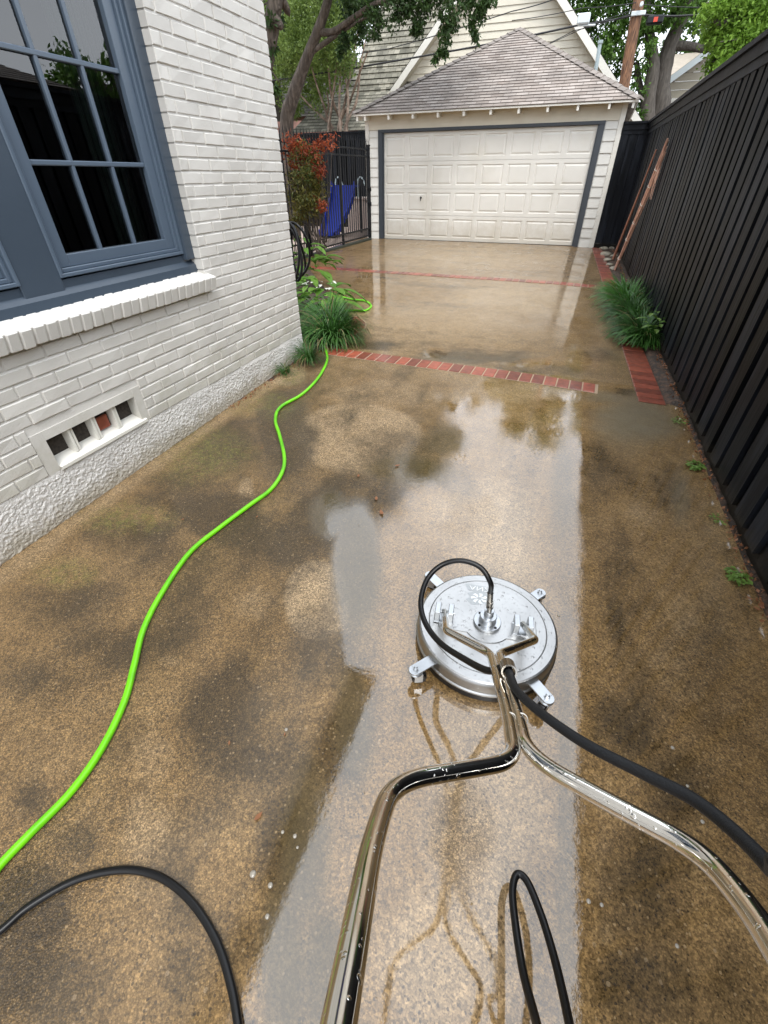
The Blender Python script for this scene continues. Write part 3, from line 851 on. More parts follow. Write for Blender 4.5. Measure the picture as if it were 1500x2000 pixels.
# window ------------------------------------------------------------
def window(yr, name='window'):
    """sash whose outer right edge is at yr; 0.935 wide"""
    yl = yr-.935
    XF = HX-.10
    zb, zt = 1.135, 2.86
    fr = MB()
    st = .088; rb = .078
    def ring(x_out, x_in, ya, yb, za, zc, wd, wb):
        fr.bbox((x_in, ya, za), (x_out, ya+wd, zc), .003); fr.bbox((x_in, yb-wd, za), (x_out, yb, zc), .003)
        fr.bbox((x_in+.001, ya+wd-.002, za), (x_out-.001, yb-wd+.002, za+wb), .003); fr.bbox((x_in+.001, ya+wd-.002, zc-wb), (x_out-.001, yb-wd+.002, zc), .003)
    ring(XF+.028, XF-.03, yl, yr, zb, zt, .018, .018)       # brick mould step
    ring(XF+.012, XF-.035, yl+.018, yr-.018, zb+.018, zt-.018, .02, .02)
    ring(XF-.004, XF-.055, yl+.038, yr-.038, zb+.038, zt-.038, st-.022, rb-.022)
    o = fr.build(name, m_bluelight, house)
    gl, gr, gb, gt = yl+.088, yr-.088, zb+.074, zt-.074
    mu = MB()
    xg = XF-.03
    for k in (1, 2):
        yy_ = gl+(gr-gl)*k/3
        mu.bbox((xg-.012, yy_-.011, gb), (xg+.014, yy_+.011, gt), .004)
    rows = 4
    for k in range(1, rows):
        zz = gb+(gt-gb)*k/rows
        mu.bbox((xg-.011, gl, zz-.011), (xg+.0155, gr, zz+.011), .004)
    mu.build('muntin', m_bluelight, o)
    g = MB(); g.add([(xg-.004, gl, gb), (xg-.004, gr, gb), (xg-.004, gr, gt), (xg-.004, gl, gt)], [(0,1,2,3)])
    g.build('glass_pane', m_glass, o)
    return o
m_glass = bpy.data.materials.new('window_glass'); m_glass.use_nodes = True
n = m_glass.node_tree; N = n.nodes
for x_ in list(N):
    if x_.type == 'BSDF_PRINCIPLED': N.remove(x_)
tr = N.new('ShaderNodeBsdfTransparent'); tr.inputs[0].default_value = (.72,.80,.76,1)
gg = N.new('ShaderNodeBsdfGlossy'); gg.inputs['Roughness'].default_value = 0.0
fr_ = N.new('ShaderNodeFresnel'); fr_.inputs['IOR'].default_value = 2.1
ms = N.new('ShaderNodeMixShader')
n.links.new(fr_.outputs[0], ms.inputs[0]); n.links.new(tr.outputs[0], ms.inputs[1]); n.links.new(gg.outputs[0], ms.inputs[2]); n.links.new(ms.outputs[0], N['Material Output'].inputs[0])
window(2.755)
window(1.605)
cas = MB()
XF = HX-.10
cas.bbox((XF-.06, 2.752, 1.10), (XF+.045, 2.835, 2.95), .003)
cas.bbox((XF-.06, 1.600, 1.05), (XF+.022, 1.823, 2.95), .003)
cas.bbox((XF-.06, .55, 1.10), (XF+.045, .675, 2.95), .003)
cas.bbox((XF-.06, .56, 2.855), (XF+.043, 2.83, 2.955), .003)
# sloping blue sill board
cas.add([(XF-.06, .56, 1.14), (XF+.012, .56, 1.125), (XF+.012, .56, 1.088), (XF+.040, .56, 1.062), (XF+.044, .56, 1.012), (XF-.06, .56, 1.012),
         (XF-.06, 2.838, 1.14), (XF+.012, 2.838, 1.125), (XF+.012, 2.838, 1.088), (XF+.040, 2.838, 1.062), (XF+.044, 2.838, 1.012), (XF-.06, 2.838, 1.012)],
        [(0,6,7,1), (1,7,8,2), (2,8,9,3), (3,9,10,4), (0,1,2,3,4,5), (11,10,9,8,7,6)])
cas.build('window_casing', m_blue, house)
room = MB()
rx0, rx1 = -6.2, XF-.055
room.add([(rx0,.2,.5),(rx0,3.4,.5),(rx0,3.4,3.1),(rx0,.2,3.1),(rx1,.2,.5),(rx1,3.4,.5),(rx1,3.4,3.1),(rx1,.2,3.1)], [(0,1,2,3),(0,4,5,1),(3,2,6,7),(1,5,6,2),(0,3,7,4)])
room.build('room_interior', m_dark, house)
cu = MB()
for k in range(14):
    ya = 2.45+k*.022
    cu.tube([(rx1-.12-.01*(k % 2), ya, .9), (rx1-.12-.01*(k % 2), ya, 3.0)], .013, 6)
cu.build('curtain', m_curtain, house)
ls = MB(); ls.lathe([(.14,0),(.20,-.26)], 20, (-3.15, 2.05, 1.95)); ls.lathe([(.02,0),(.02,.5)], 10, (-3.15,2.05,1.2))
ls.build('table_lamp', mat('lamp_shade', (.12,.16,.15), .8), house)
# roof, eaves
rf = MB()
ex, ey, ez = HX+.34, YC+.34, 6.80
rf.box((-12.4, YN-.3, ez-.03), (ex-.02, ey-.02, ez+.0), 1)
rf.box((ex-.02, YN-.3, ez-.06), (ex+.10, ey+.08, ez+.07), 1)
rf.box((-12.4, ey-.02, ez-.06), (ex-.02, ey+.08, ez+.07), 1)
A_ = (ex+.1, ey+.1, ez+.08); B_ = (ex+.1, YN-.4, ez+.08); C_ = (-12.5, YN-.4, ez+.08); D_ = (-12.5, ey+.1, ez+.08); P_ = (-7.1, -.9, ez+3.4); Q_ = (-7.3, -.3, ez+3.4)
rf.add([A_,B_,C_,D_,P_,Q_], [(0,1,4,5), (1,2,4), (2,3,5,4), (3,0,5)], 0)
rf.build('roof', [m_darkroof, m_white], house)

# ================================================================== roof course helper
def roof_face(mb_, e0, e1, t0, t1, rowh=.135, lift=.012, uvs=None, u0=0.0):
    """courses from eave e0-e1 up to t0-t1; each laps over the lower one"""
    e0, e1, t0, t1 = map(Vector, (e0, e1, t0, t1))
    sl = ((t0+t1)/2-(e0+e1)/2)
    eav = (e1-e0).normalized()
    nn = eav.cross(sl).normalized()
    if nn.z < 0: nn = -nn
    hh = (sl - eav*sl.dot(eav)).length
    k = max(1, int(round(hh/rowh)))
    for i in range(k):
        a, b = i/k, (i+1)/k
        p = [e0.lerp(t0, a), e1.lerp(t1, a), e1.lerp(t1, b), e0.lerp(t0, b)]
        up = nn*lift
        base = len(mb_.v)
        vs_ = [p[0]+up, p[1]+up, p[2], p[3], p[0]-nn*.002, p[1]-nn*.002]
        mb_.add(vs_, [(0,1,2,3), (4,5,1,0)])
        def U(pt, b_): return (u0+(pt-e0).dot(eav), i*rowh+b_)
        mb_.uv += [U(p[0], .002), U(p[1], .002), U(p[2], rowh-.002), U(p[3], rowh-.002)]
        mb_.uv += [U(p[0], .002), U(p[1], .002), U(p[1], .004), U(p[0], .004)]

# ================================================================== GARAGE
gar = thing('garage', (0, 12.815, 0), 'detached white garage with hipped grey shingle roof, closing the end of the driveway', 'garage', rotz=-.0427)
def gbuild(mb_, name, mats, parent=None):
    # local coordinates of the garage
    p = parent or gar
    me_parent_loc = Vector((0, 0, 0))
    o = mb_.build(name, mats, None)
    o.parent = p
    return o
GXL, GXR, GZ = -5.04, .655, .205
gw = MB()
dl, dr, dt = -4.60, .205, 2.37
def siding(mb_, x0, x1, z0, z1, y_, ex_=.190, mi=0):
    z_ = z0
    while z_ < z1-.01:
        zt_ = min(z_+ex_, z1)
        mb_.add([(x0, y_-.022, z_), (x1, y_-.022, z_), (x1, y_-.003, zt_), (x0, y_-.003, zt_), (x0, y_, z_), (x1, y_, z_)], [(0,1,2,3), (4,5,1,0)], mi)
        z_ += ex_
siding(gw, GXL+.09, dl-.13, GZ, 2.42, 0)
siding(gw, dr+.13, GXR-.09, GZ, 2.42, 0)
gw.box((GXL+.05, -.0, 2.42), (GXR-.05, .06, 2.80))
gw.box((GXL+.02, .0, GZ-.1), (dl-.02, .1, 2.42)); gw.box((dr+.02, .0, GZ-.1), (GXR-.02, .1, 2.42))
gw.box((GXL, .05, GZ-.1), (GXL+.08, 6.2, 2.8)); gw.box((GXR-.08, .05, GZ-.1), (GXR, 6.2, 2.8)); gw.box((GXL+.08, 6.1, GZ-.1), (GXR-.08, 6.2, 2.8))
gbuild(gw, 'wall', m_garsiding)
fz = MB(); fz.bbox((GXL+.09, -.024, 2.425), (GXR-.09, -.003, 2.72), .003); gbuild(fz, 'frieze_board', m_cream)
for (xa, xb) in ((GXL-.012, GXL+.085), (GXR-.085, GXR+.012)):
    cb = MB(); cb.bbox((xa, -.026, GZ-.005), (xb, .07, 2.72), .004); gbuild(cb, 'corner_board', m_white)
df = MB()
df.bbox((dl-.115, -.034, GZ), (dl-.012, .05, 2.372), .004); df.bbox((dr+.012, -.034, GZ), (dr+.115, .05, 2.372), .004)
df.bbox((dl-.115, -.035, 2.373), (dr+.115, .05, 2.43), .004)
df.box((dl-.013, -.01, GZ), (dl+.02, .04, 2.37)); df.box((dr-.02, -.01, GZ), (dr+.013, .04, 2.37))
gbuild(df, 'door_frame', m_darkframe)
gd = MB()
zb_, rows_, cols_ = GZ+.02, 4, 8
sh = (dt-zb_)/rows_; sw = (dr-dl)/cols_
yd = .035
for r_ in range(rows_):
    za, zc = zb_+r_*sh+.0025, zb_+(r_+1)*sh-.0025
    for c_ in range(cols_):
        xa, xb = dl+c_*sw, dl+(c_+1)*sw
        rings = []
        mxo, mzo = .052, .072
        prev = [(xa, yd, za), (xb, yd, za), (xb, yd, zc), (xa, yd, zc)]
        levels = [(mxo, mzo, 0), (mxo+.012, mzo+.012, .012), (mxo+.024, mzo+.024, .012), (mxo+.052, mzo+.052, .001)]
        vs_ = list(prev); fs_ = []
        for (ax_, az_, dy_) in levels:
            b0 = len(vs_)
            vs_ += [(xa+ax_, yd+dy_, za+az_), (xb-ax_, yd+dy_, za+az_), (xb-ax_, yd+dy_, zc-az_), (xa+ax_, yd+dy_, zc-az_)]
            for k in range(4):
                fs_.append((b0-4+k, b0-4+(k+1) % 4, b0+(k+1) % 4, b0+k))
        b0 = len(vs_)-4
        fs_.append((b0, b0+1, b0+2, b0+3))
        gd.add(vs_, fs_)
    # seam lip
    gd.add([(dl, yd, zc), (dr, yd, zc), (dr, yd+.02, zc+.0025), (dl, yd+.02, zc+.0025)], [(0,1,2,3)])
gdo = gbuild(gd, 'garage_door', m_door)
lk = MB(); lk.lathe([(.0,.0),(.022,.0),(.022,.02),(.0,.02)], 14, (-3.60, yd-.001, 1.12), axis=(0,-1,0)); lk.bbox((-3.606, yd-.034, 1.055), (-3.592, yd-.018, 1.15), .003)
lko = lk.build('door_lock', m_iron, None); lko.parent = gdo
ds = MB(); ds.box((dl, .015, GZ-.008), (dr, .05, GZ+.022)); o_ = ds.build('bottom_seal', m_rubber, None); o_.parent = gdo
# roof
ovf, ovs = .32, .19
EZ = 2.70
xl, xr_, yf, yb_ = GXL-ovs, GXR+ovs, -ovf, 6.5
ap = Vector(((xl+xr_)/2, 3.1, 4.42))
rm = MB(); rm.uv = []
roof_face(rm, (xl,yf,EZ), (xr_,yf,EZ), ap, ap)
roof_face(rm, (xr_,yf,EZ), (xr_,yb_,EZ), ap, ap, u0=.4)
roof_face(rm, (xr_,yb_,EZ), (xl,yb_,EZ), ap, ap, u0=.8)
roof_face(rm, (xl,yb_,EZ), (xl,yf,EZ), ap, ap, u0=1.3)
gro = gbuild(rm, 'roof', m_shingle)
hp = MB()
for cx_, cy_ in ((xl,yf), (xr_,yf), (xl,yb_), (xr_,yb_)):
    a0 = Vector((cx_, cy_, EZ+.012)); 
    nseg = 24
    dr_ = (ap-a0); side = Vector((dr_.y, -dr_.x, 0)).normalized()*.10
    for k in range(nseg):
        p0_, p1_ = a0+dr_*(k/nseg), a0+dr_*((k+1.05)/nseg)
        u_ = Vector((0,0,.030)); l_ = Vector((0,0,.010))
        dn = Vector((0,0,-.034))
        hp.add([p0_+side+dn+u_, p0_+u_+l_, p0_-side+dn+u_, p1_+side+dn+l_, p1_+l_+l_, p1_-side+dn+l_, p0_+side+dn, p0_, p0_-side+dn], [(0,1,4,3), (1,2,5,4), (6,7,1,0), (7,8,2,1)])
hpo = hp.build('ridge_cap', mat('ridge_shingle', (.23,.20,.18), .85, island=.2, var=.2, vscale=20, bump=.4, bscale=60), None); hpo.parent = gro
fa = MB()
fa.bbox((xl+.01, yf+.012, EZ-.035), (xr_-.01, yf+.032, EZ+.004), .002)
fa.bbox((xl+.01, yf+.033, EZ-.035), (xl+.03, yb_-.03, EZ+.004), .002); fa.bbox((xr_-.03, yf+.033, EZ-.035), (xr_-.01, yb_-.03, EZ+.004), .002)
fa.box((xl+.03, yf+.032, EZ-.012), (xr_-.03, .2, EZ-.004))
gbuild(fa, 'fascia', m_white)
tails = [GXL-.10, GXL+.10] + [GXL+.10+.585*k for k in range(1, 10)] + [GXR+.10]
for k, x_ in enumerate(tails):
    rt_ = MB()
    rt_.add([(x_-.021,yf+.035,EZ-.12),(x_+.021,yf+.035,EZ-.12),(x_+.021,yf+.035,EZ-.036),(x_-.021,yf+.035,EZ-.036),(x_-.021,-.02,EZ-.10),(x_+.021,-.02,EZ-.10),(x_+.021,-.02,EZ-.01),(x_-.021,-.02,EZ-.01)],
            ((0,3,2,1),(4,5,6,7),(0,1,5,4),(1,2,6,5),(2,3,7,6),(3,0,4,7)))
    gbuild(rt_, 'rafter_tail', m_white)

# ================================================================== FENCES
def board_fence(name, p0, p1, z0f, ztop, nrm, label, pitch=.203, bw=.142, mat_=None):
    """board fence from p0 to p1 (xy), normal nrm points to the viewer side"""
    p0, p1 = Vector((*p0, 0)), Vector((*p1, 0)); nrm = Vector((*nrm, 0))
    dv = (p1-p0); Lg = dv.length; dv.normalize()
    t_ = thing(name, (p0.x, p0.y, z0f(p0)), label, 'fence')
    bd = MB()
    k = int(Lg/pitch)
    def brd(s0, s1, o0, o1, za, zb):
        a = p0+dv*s0; b = p0+dv*s1
        vs_ = [a+nrm*o0, b+nrm*o0, b+nrm*o1, a+nrm*o1]
        vs_ = [Vector((v.x, v.y, za)) for v in vs_] + [Vector((v.x, v.y, zb)) for v in vs_]
        bd.add(vs_, ((0,3,2,1),(4,5,6,7),(0,1,5,4),(1,2,6,5),(2,3,7,6),(3,0,4,7)))
    for i in range(k+1):
        s0 = i*pitch + random.uniform(-.006,.006)
        g_ = z0f(p0+dv*s0)
        brd(s0, min(s0+bw+random.uniform(-.008,.006), Lg), .0, .028+random.uniform(-.004,.005), g_+.075+random.uniform(0,.012), ztop-.14)
    for i in range(k+1):
        s0 = i*pitch+bw-.03; 
        if s0 < Lg: brd(s0, min(s0+pitch-bw+.06, Lg), -.021, -.0006, z0f(p0+dv*s0)+.06, ztop-.14)
    bd.build('boards', mat_ or m_black, t_)
    kb = MB()
    def lng(mb_, o0, o1, za, zb, seg=2.4, gap=.003):
        s_ = 0
        while s_ < Lg:
            e_ = min(s_+seg-gap, Lg)
            a = p0+dv*s_; b = p0+dv*e_
            ga = z0f(a) if za < 1 else 0; gb_ = z0f(b) if za < 1 else 0
            vs_ = []
            for (pt, g_) in ((a, ga), (b, gb_)):
                for (o_, z_) in ((o0, za), (o1, za), (o1, zb), (o0, zb)):
                    vs_.append(Vector((pt.x+nrm.x*o_, pt.y+nrm.y*o_, z_+g_)))
            mb_.add(vs_, ((0,3,2,1),(4,5,6,7),(0,1,5,4),(1,2,6,5),(2,3,7,6),(3,0,4,7)))
            s_ += seg
    lng(kb, -.03, -.004, -.08, .078)
    kb.build('kick_board', mat_ or m_black, t_)
    cp = MB(); lng(cp, -.09, .085, ztop-.038, ztop, 3.6); cp.build('cap_rail', mat_ or m_black, t_)
    tr_ = MB(); lng(tr_, .0, .040, ztop-.20, ztop-.13, 3.6); lng(tr_, .0, .058, ztop-.13, ztop-.039, 3.6); lng(tr_, -.05, -.002, ztop-.2, ztop-.039, 3.6)
    tr_.build('trim_board', mat_ or m_black, t_)
    return t_
board_fence('board_fence', (1.185,-1.8), (1.185,12.75), lambda p: gz(1.1, p.y), 2.39, (-1,0), 'long tall black stained board fence along the right side of the driveway')
board_fence('board_fence', (.66,12.80), (1.16,12.79), lambda p: .2, 2.40, (0,-1), 'short black board fence panel between the garage wall and the long fence', pitch=.17, bw=.155)
board_fence('board_fence', (-14,16.2), (-5.1,15.9), lambda p: .2, 2.62, (0,-1), 'black board fence of the back yard behind the iron gate', pitch=.16, bw=.12)

# iron gate and fence -----------------------------------------------
def iron_fence(p0, p1, label, nm, mid=()):
    p0, p1 = Vector((p0[0], p0[1], 0)), Vector((p1[0], p1[1], 0))
    dv = p1-p0; Lg = dv.length; dv.normalize(); sd_ = Vector((-dv.y, dv.x, 0))
    t_ = thing(nm, (p0.x, p0.y, gz(p0.x, p0.y)), label, 'iron gate' if 'gate' in nm else 'iron fence')
    def zg(s_): q_ = p0+dv*s_; return gz(q_.x, q_.y)
    def at_(s_, z_): q_ = p0+dv*s_; return Vector((q_.x, q_.y, z_))
    for zz, rel in ((2.06, 0), (1.93, 0), (.10, 1), (.26, 1)):
        rb_ = MB(); s_ = 0
        a = at_(0, zz+(zg(0) if rel else 0)); b = at_(Lg, zz+(zg(Lg) if rel else 0))
        T = Matrix.Translation(a) @ (b-a).to_track_quat('X', 'Z').to_matrix().to_4x4()
        rb_.bbox((0,-.016,-.014), ((b-a).length,.016,.014), .002, 0, T)
        rb_.build('rail', m_iron, t_)
    k = int(Lg/.105)
    for i in range(k+1):
        s_ = i*Lg/k
        if any(abs(s_-m__) < .04 for m__ in mid): continue
        z_ = zg(s_)
        pk = MB()
        a = at_(s_, 0)
        T = Matrix.Translation(a) @ dv.to_track_quat('X', 'Z').to_matrix().to_4x4()
        pk.box((-.008,-.008,z_+.07), (.008,.008,2.20), 0, T)
        pk.add([T @ Vector(v) for v in ((-.015,-.006,2.20),(.015,-.006,2.20),(.015,.006,2.20),(-.015,.006,2.20),(0,0,2.31))], ((0,1,4),(1,2,4),(2,3,4),(3,0,4),(0,3,2,1)))
        pk.build('picket', m_iron, t_)
        if i < k:
            z2 = zg(s_+.05)
            sm = MB(); sm.box((.045,-.007,z2+.11), (.059,.007,z2+.25), 0, T); sm.build('lower_bar', m_iron, t_)
    for s_ in (0, Lg)+tuple(mid):
        po = MB(); T = Matrix.Translation(at_(s_, 0)) @ dv.to_track_quat('X', 'Z').to_matrix().to_4x4()
        r_ = .03 if s_ not in mid else .022
        po.bbox((-r_,-r_,zg(s_)-.02), (r_,r_,2.12), .003, 0, T); po.bbox((-r_-.008,-r_-.008,2.12), (r_+.008,r_+.008,2.15), .003, 0, T)
        po.build('post', m_iron, t_)
    ku = MB()
    a = at_(-.0, zg(0)); b = at_(Lg, zg(Lg))
    T = Matrix.Translation(a) @ (b-a).to_track_quat('X', 'Z').to_matrix().to_4x4()
    ku.bbox((0,-.05,-.06), ((b-a).length,.05,.045), .01, 0, T)
    ku.build('base_beam', mat('gate_base', (.03,.035,.025), .6, var=.3, vscale=6), t_)
    return t_
t_ = iron_fence((-4.87,12.72), (-5.17,9.9), 'black wrought iron driveway gate with spear tops next to the garage', 'iron_gate', mid=(1.42,))
for zz in (1.25, .95): hg = MB(); hg.bbox((-4.90,12.64,zz), (-4.80,12.70,zz+.09), .01); hg.build('latch', m_iron, t_)
iron_fence((-5.20,9.8), (-5.45,7.4), 'black iron fence panel partly hidden behind the red-tipped shrub', 'iron_fence')

# ================================================================== slide, low wall, in the yard
sl = thing('slide', (-6.3,13.2,.2), 'bright blue plastic playground slide behind the iron gate', 'slide')
ctl = [(671,362,14.1,.33), (669,385,13.95,.33), (661,412,13.75,.31), (652,436,13.5,.27), (644,455,13.25,.25), (638,461,12.95,.24)]
cp_ = smooth_path([WYp(px, py, Y_) for px, py, Y_, w_ in ctl], 5)
ch = MB(); wd_ = [ctl[min(i//5, 5)][3]+(ctl[min(i//5+1, 5)][3]-ctl[min(i//5, 5)][3])*(i % 5)/5 for i in range(len(cp_))]
for k in range(len(cp_)-1):
    def sec(p, w_): x, y, z = p; return [(x-w_-.03,y-.05,z+.10),(x-w_,y-.05,z+.09),(x-w_+.03,y,z+.01),(x,y,z),(x+w_-.03,y,z+.01),(x+w_,y-.05,z+.09),(x+w_+.03,y-.05,z+.10),(x+w_+.02,y+.03,z-.03),(x-w_-.02,y+.03,z-.03)]
    ch.add(sec(cp_[k], wd_[k])+sec(cp_[k+1], wd_[k+1]), [(i,(i+1) % 9,9+(i+1) % 9,9+i) for i in range(9)], 0, False)
ch.build('chute', m_slide, sl)
tpz = cp_[0]
for s_ in (-1, 1):
    hr = MB(); x_ = tpz.x+s_*.34
    hr.tube(smooth_path([(x_,14.3,tpz.z-.3),(x_+.01,14.3,tpz.z+.08),(x_+.09,14.3,tpz.z+.18),(x_+.19,14.25,tpz.z+.13),(x_+.27,14.2,tpz.z-.0)], 6), .018, 8); hr.build('handrail', m_pvc, sl)
    lg_ = MB(); lg_.box((x_-.03,14.46,.15), (x_+.03,14.53,tpz.z)); lg_.build('leg', m_iron, sl)
sd2 = MB(); sd2.box((tpz.x-.34,14.15,tpz.z-.04), (tpz.x+.34,14.6,tpz.z+.0)); sd2.build('platform', m_slide, sl)
lw = thing('low_wall', (-5.6,15.2,.2), 'low tan garden wall with brown pier behind the iron gate beside the garage', 'wall')
a = MB(); a.bbox((-6.5,15.05,.1), (-5.02,15.35,1.0), .02); a.bbox((-6.53,15.0,1.0), (-5.0,15.4,1.06), .01); a.build('wall_body', m_tan, lw)
a = MB(); a.bbox((-5.75,14.86,.1), (-5.45,15.06,.93), .01); a.bbox((-5.80,14.82,.93), (-5.40,15.06,.99), .01); a.build('pier', m_brownpost, lw)

# ================================================================== NEIGHBOUR BUILDINGS
nb = thing('neighbour_house', (-2,20,0), 'tall cream sided house with steep tan shingle roof behind the garage', 'house')
def plane_pts(pts, Yp): return [WYp(px, py, Yp) for px, py in pts]
YG = 19.0
gl_ = WYp(787,172,YG); rake_l = WYp(853,77,YG); gr_ = WYp(1178,150,YG); gr2 = WYp(1090,10,YG)
# lines of both rakes -> apex
m1 = (rake_l.z-gl_.z)/(rake_l.x-gl_.x); m2 = (gr2.z-gr_.z)/(gr2.x-gr_.x)
axx = (gr_.z-gl_.z+m1*gl_.x-m2*gr_.x)/(m1-m2); azz = gl_.z+m1*(axx-gl_.x)
xl_ = gl_.x-1.2/m1*1.0; zl_ = gl_.z-1.2
xr2 = gr_.x+(-1.2)/m2; 
g = MB()
zz = 0.0; hstep = .16
while zz < azz:
    za, zb = zz, min(zz+hstep, azz)
    def xlim(z_):
        a_ = gl_.x+(z_-gl_.z)/m1; b_ = gr_.x+(z_-gr_.z)/m2
        return max(a_, xl_), min(b_, xr2)
    a0, b0 = xlim(za); a1, b1 = xlim(zb)
    if b0 > a0: g.add([(a0,YG-.03,za),(b0,YG-.03,za),(b1,YG-.005,zb),(a1,YG-.005,zb),(a0,YG,za),(b0,YG,za)], [(0,1,2,3),(4,5,1,0)])
    zz += hstep
g.build('gable_wall', m_cream, nb)
for (P0, mm_, s_) in ((gl_, m1, -1), (gr_, m2, 1)):
    rk = MB(); x_end = xl_ if s_ < 0 else xr2
    z_end = P0.z+mm_*(x_end-P0.x)
    a = Vector((x_end-s_*-.0, YG-.35, z_end)); b = Vector((axx, YG-.35, azz))
    nrm2 = Vector((-(b-a).z, 0, (b-a).x)).normalized()
    if nrm2.z < 0: nrm2 = -nrm2
    wv = nrm2*.17
    rk.add([a, b, b+wv, a+wv, a+Vector((0,.06,0)), b+Vector((0,.06,0)), b+wv+Vector((0,.06,0)), a+wv+Vector((0,.06,0))], ((0,1,2,3),(7,6,5,4),(0,4,5,1),(3,2,6,7)))
    rk.build('rake_board', m_white, nb)
    rr2 = MB(); rr2.uv = []
    roof_face(rr2, a+wv*1.05+Vector((0,7,0)), a+wv*1.05, b+wv*1.05+Vector((0,7,0)), b+wv*1.05, rowh=.2)
    rr2.build('gable_roof', m_shingle2, nb)
    sf = MB(); sf.add([a, b, b+Vector((0,.35,0)), a+Vector((0,.35,0))], [(0,1,2,3)]); sf.build('soffit', m_soffit, nb)
# lower tan roof facing the viewer, eave at left
el = WYp(668,203,18.6); er = Vector((gl_.x+.9, 18.6, el.z))
mr_ = MB(); mr_.uv = []
roof_face(mr_, (el.x,18.6,el.z), (er.x+1.5,18.6,el.z), (el.x+1.2,22.4,el.z+4.6), (er.x+1.5,22.4,el.z+4.6), rowh=.2, lift=.03)
mr_.build('main_roof', m_shingle2, nb)
gt_ = MB(); gt_.bbox((el.x-.1,18.42,el.z-.12), (er.x+.5,18.6,el.z+.02), .02); gt_.build('gutter', m_white, nb)
sw_ = MB(); sw_.box((el.x+.3,19.2,0), (er.x+1,19.3,el.z)); sw_.box((el.x,18.6,el.z-.14), (er.x+.5,19.3,el.z-.10)); sw_.build('side_wall', m_soffit, nb)

# red brick house, far left
rb = thing('brick_house', (-12,24,0), 'low pinkish brick house seen between the tree trunks beyond the iron fence', 'house')
a = MB(); a.box((-20,24,0), (-9.6,30,3.9)); a.build('wall', m_pinkbrick, rb)
a = MB(); a.uv = []; roof_face(a, (-20.5,23.6,3.7), (-9.2,23.6,3.7), (-18,27.5,6.2), (-11,27.5,6.2), rowh=.2); a.build('roof', m_shingle3, rb)
a = MB(); a.box((-11.9,20.5,0), (-8.6,20.6,3.3)); a.box((-8.75,20.3,0), (-8.5,20.5,3.6)); a.build('chimney_wall', m_pinkbrick, rb)
# low outbuilding roof behind the black fence
ob = thing('shed', (-8.5,17.4,0), 'low shed with weathered grey shingle roof showing above the yard fence', 'shed')
a = MB(); a.uv = []; roof_face(a, (-9.2,16.9,2.7), (-5.4,16.9,2.7), (-8.6,18.6,3.75), (-5.9,18.6,3.75), rowh=.16); a.build('roof', m_shingle2, ob)
a = MB(); a.box((-9.0,17.1,0), (-5.6,18.6,2.7)); a.build('wall', m_soffit, ob)

# right neighbour
rh = thing('neighbour_house', (4,25,0), 'pale house with low gable, lap siding and stone wall beyond the long black fence', 'house')
YR = 24.0
q1 = WYp(1305,168,YR); q2 = WYp(1400,98,YR)
a = MB()
zz = q1.z-1.0
mR = (q2.z-q1.z)/(q2.x-q1.x); topx = q1.x+4.2; topz = q1.z+mR*4.2
while zz < topz:
    x0_ = q1.x-.2+max(0, (zz-q1.z+.15)/mR); x1_ = topx+(topz-zz)/mR
    if zz < q1.z-.15: 
        pass
    a.add([(x0_,YR-.03,zz),(x1_,YR-.03,zz),(x1_,YR,zz+.22),(x0_,YR,zz+.22)], [(0,1,2,3)]); zz += .22
a.build('gable_siding', m_soffit, rh)
a = MB(); a.box((q1.x-.25,YR-.08,0), (q1.x+8,YR,q1.z-.35)); a.box((q1.x-.25,YR,0), (q1.x-.1,YR+4,q1.z-.1)); a.build('stone_wall', m_stonehouse, rh)
a = MB(); a.bbox((q1.x+.75,YR-.12,q1.z-1.35), (q1.x+1.35,YR-.085,q1.z-.72), .01); a.build('window', mat('amber_window', (.32,.20,.08), .3), rh)
a = MB(); a.box((q1.x-.15,YR-.14,q1.z-.52), (q1.x+8,YR-.06,q1.z-.36)); a.build('belt_board', m_white, rh)
a = MB()
p_, r_p = Vector((q1.x-.25,YR-.5,q1.z-.15)), Vector((topx,YR-.5,topz))
a.add([p_, r_p, r_p+Vector((0,0,.22)), p_+Vector((0,0,.22)), p_+Vector((0,.06,0)), r_p+Vector((0,.06,0)), r_p+Vector((0,.06,.22)), p_+Vector((0,.06,.22))], ((0,1,2,3),(7,6,5,4),(0,4,5,1),(3,2,6,7)))
a.build('rake_board', m_canister, rh)
a = MB(); dn = Vector((0,0,.23))
a.add([p_+dn, r_p+dn, r_p+dn+Vector((0,8,0)), p_+dn+Vector((0,8,0)), r_p+dn+Vector((4.2,0,-mR*4.2)), r_p+dn+Vector((4.2,8,-mR*4.2))], [(0,1,2,3),(1,4,5,2)])
a.build('roof', m_paleroof, rh)
a = MB(); a.add([tuple(WYp(1262,180,24.3)), tuple(WYp(1350,142,24.3)), tuple(WYp(1388,100,28)), tuple(WYp(1292,108,28))], [(0,1,2,3)]); a.build('main_roof', m_paleroof, rh)

# house over the fence whose roof shows in the window glass
sh_ = thing('neighbour_house', (9,2,0), 'brown roofed house across the long black fence mirrored in the window', 'house')
a = MB(); a.box((4.6,-6,0), (13,8.4,2.9)); a.build('wall', m_tan, sh_)
a = MB(); a.uv = []; roof_face(a, (4.2,8.8,2.85), (4.2,-6.4,2.85), (8.8,5.2,4.35), (8.8,-3,4.35), rowh=.15); roof_face(a, (13.4,8.8,2.85), (4.2,8.8,2.85), (8.8,5.2,4.35), (8.8,5.2,4.35), rowh=.15); a.build('roof', m_shingle3, sh_)

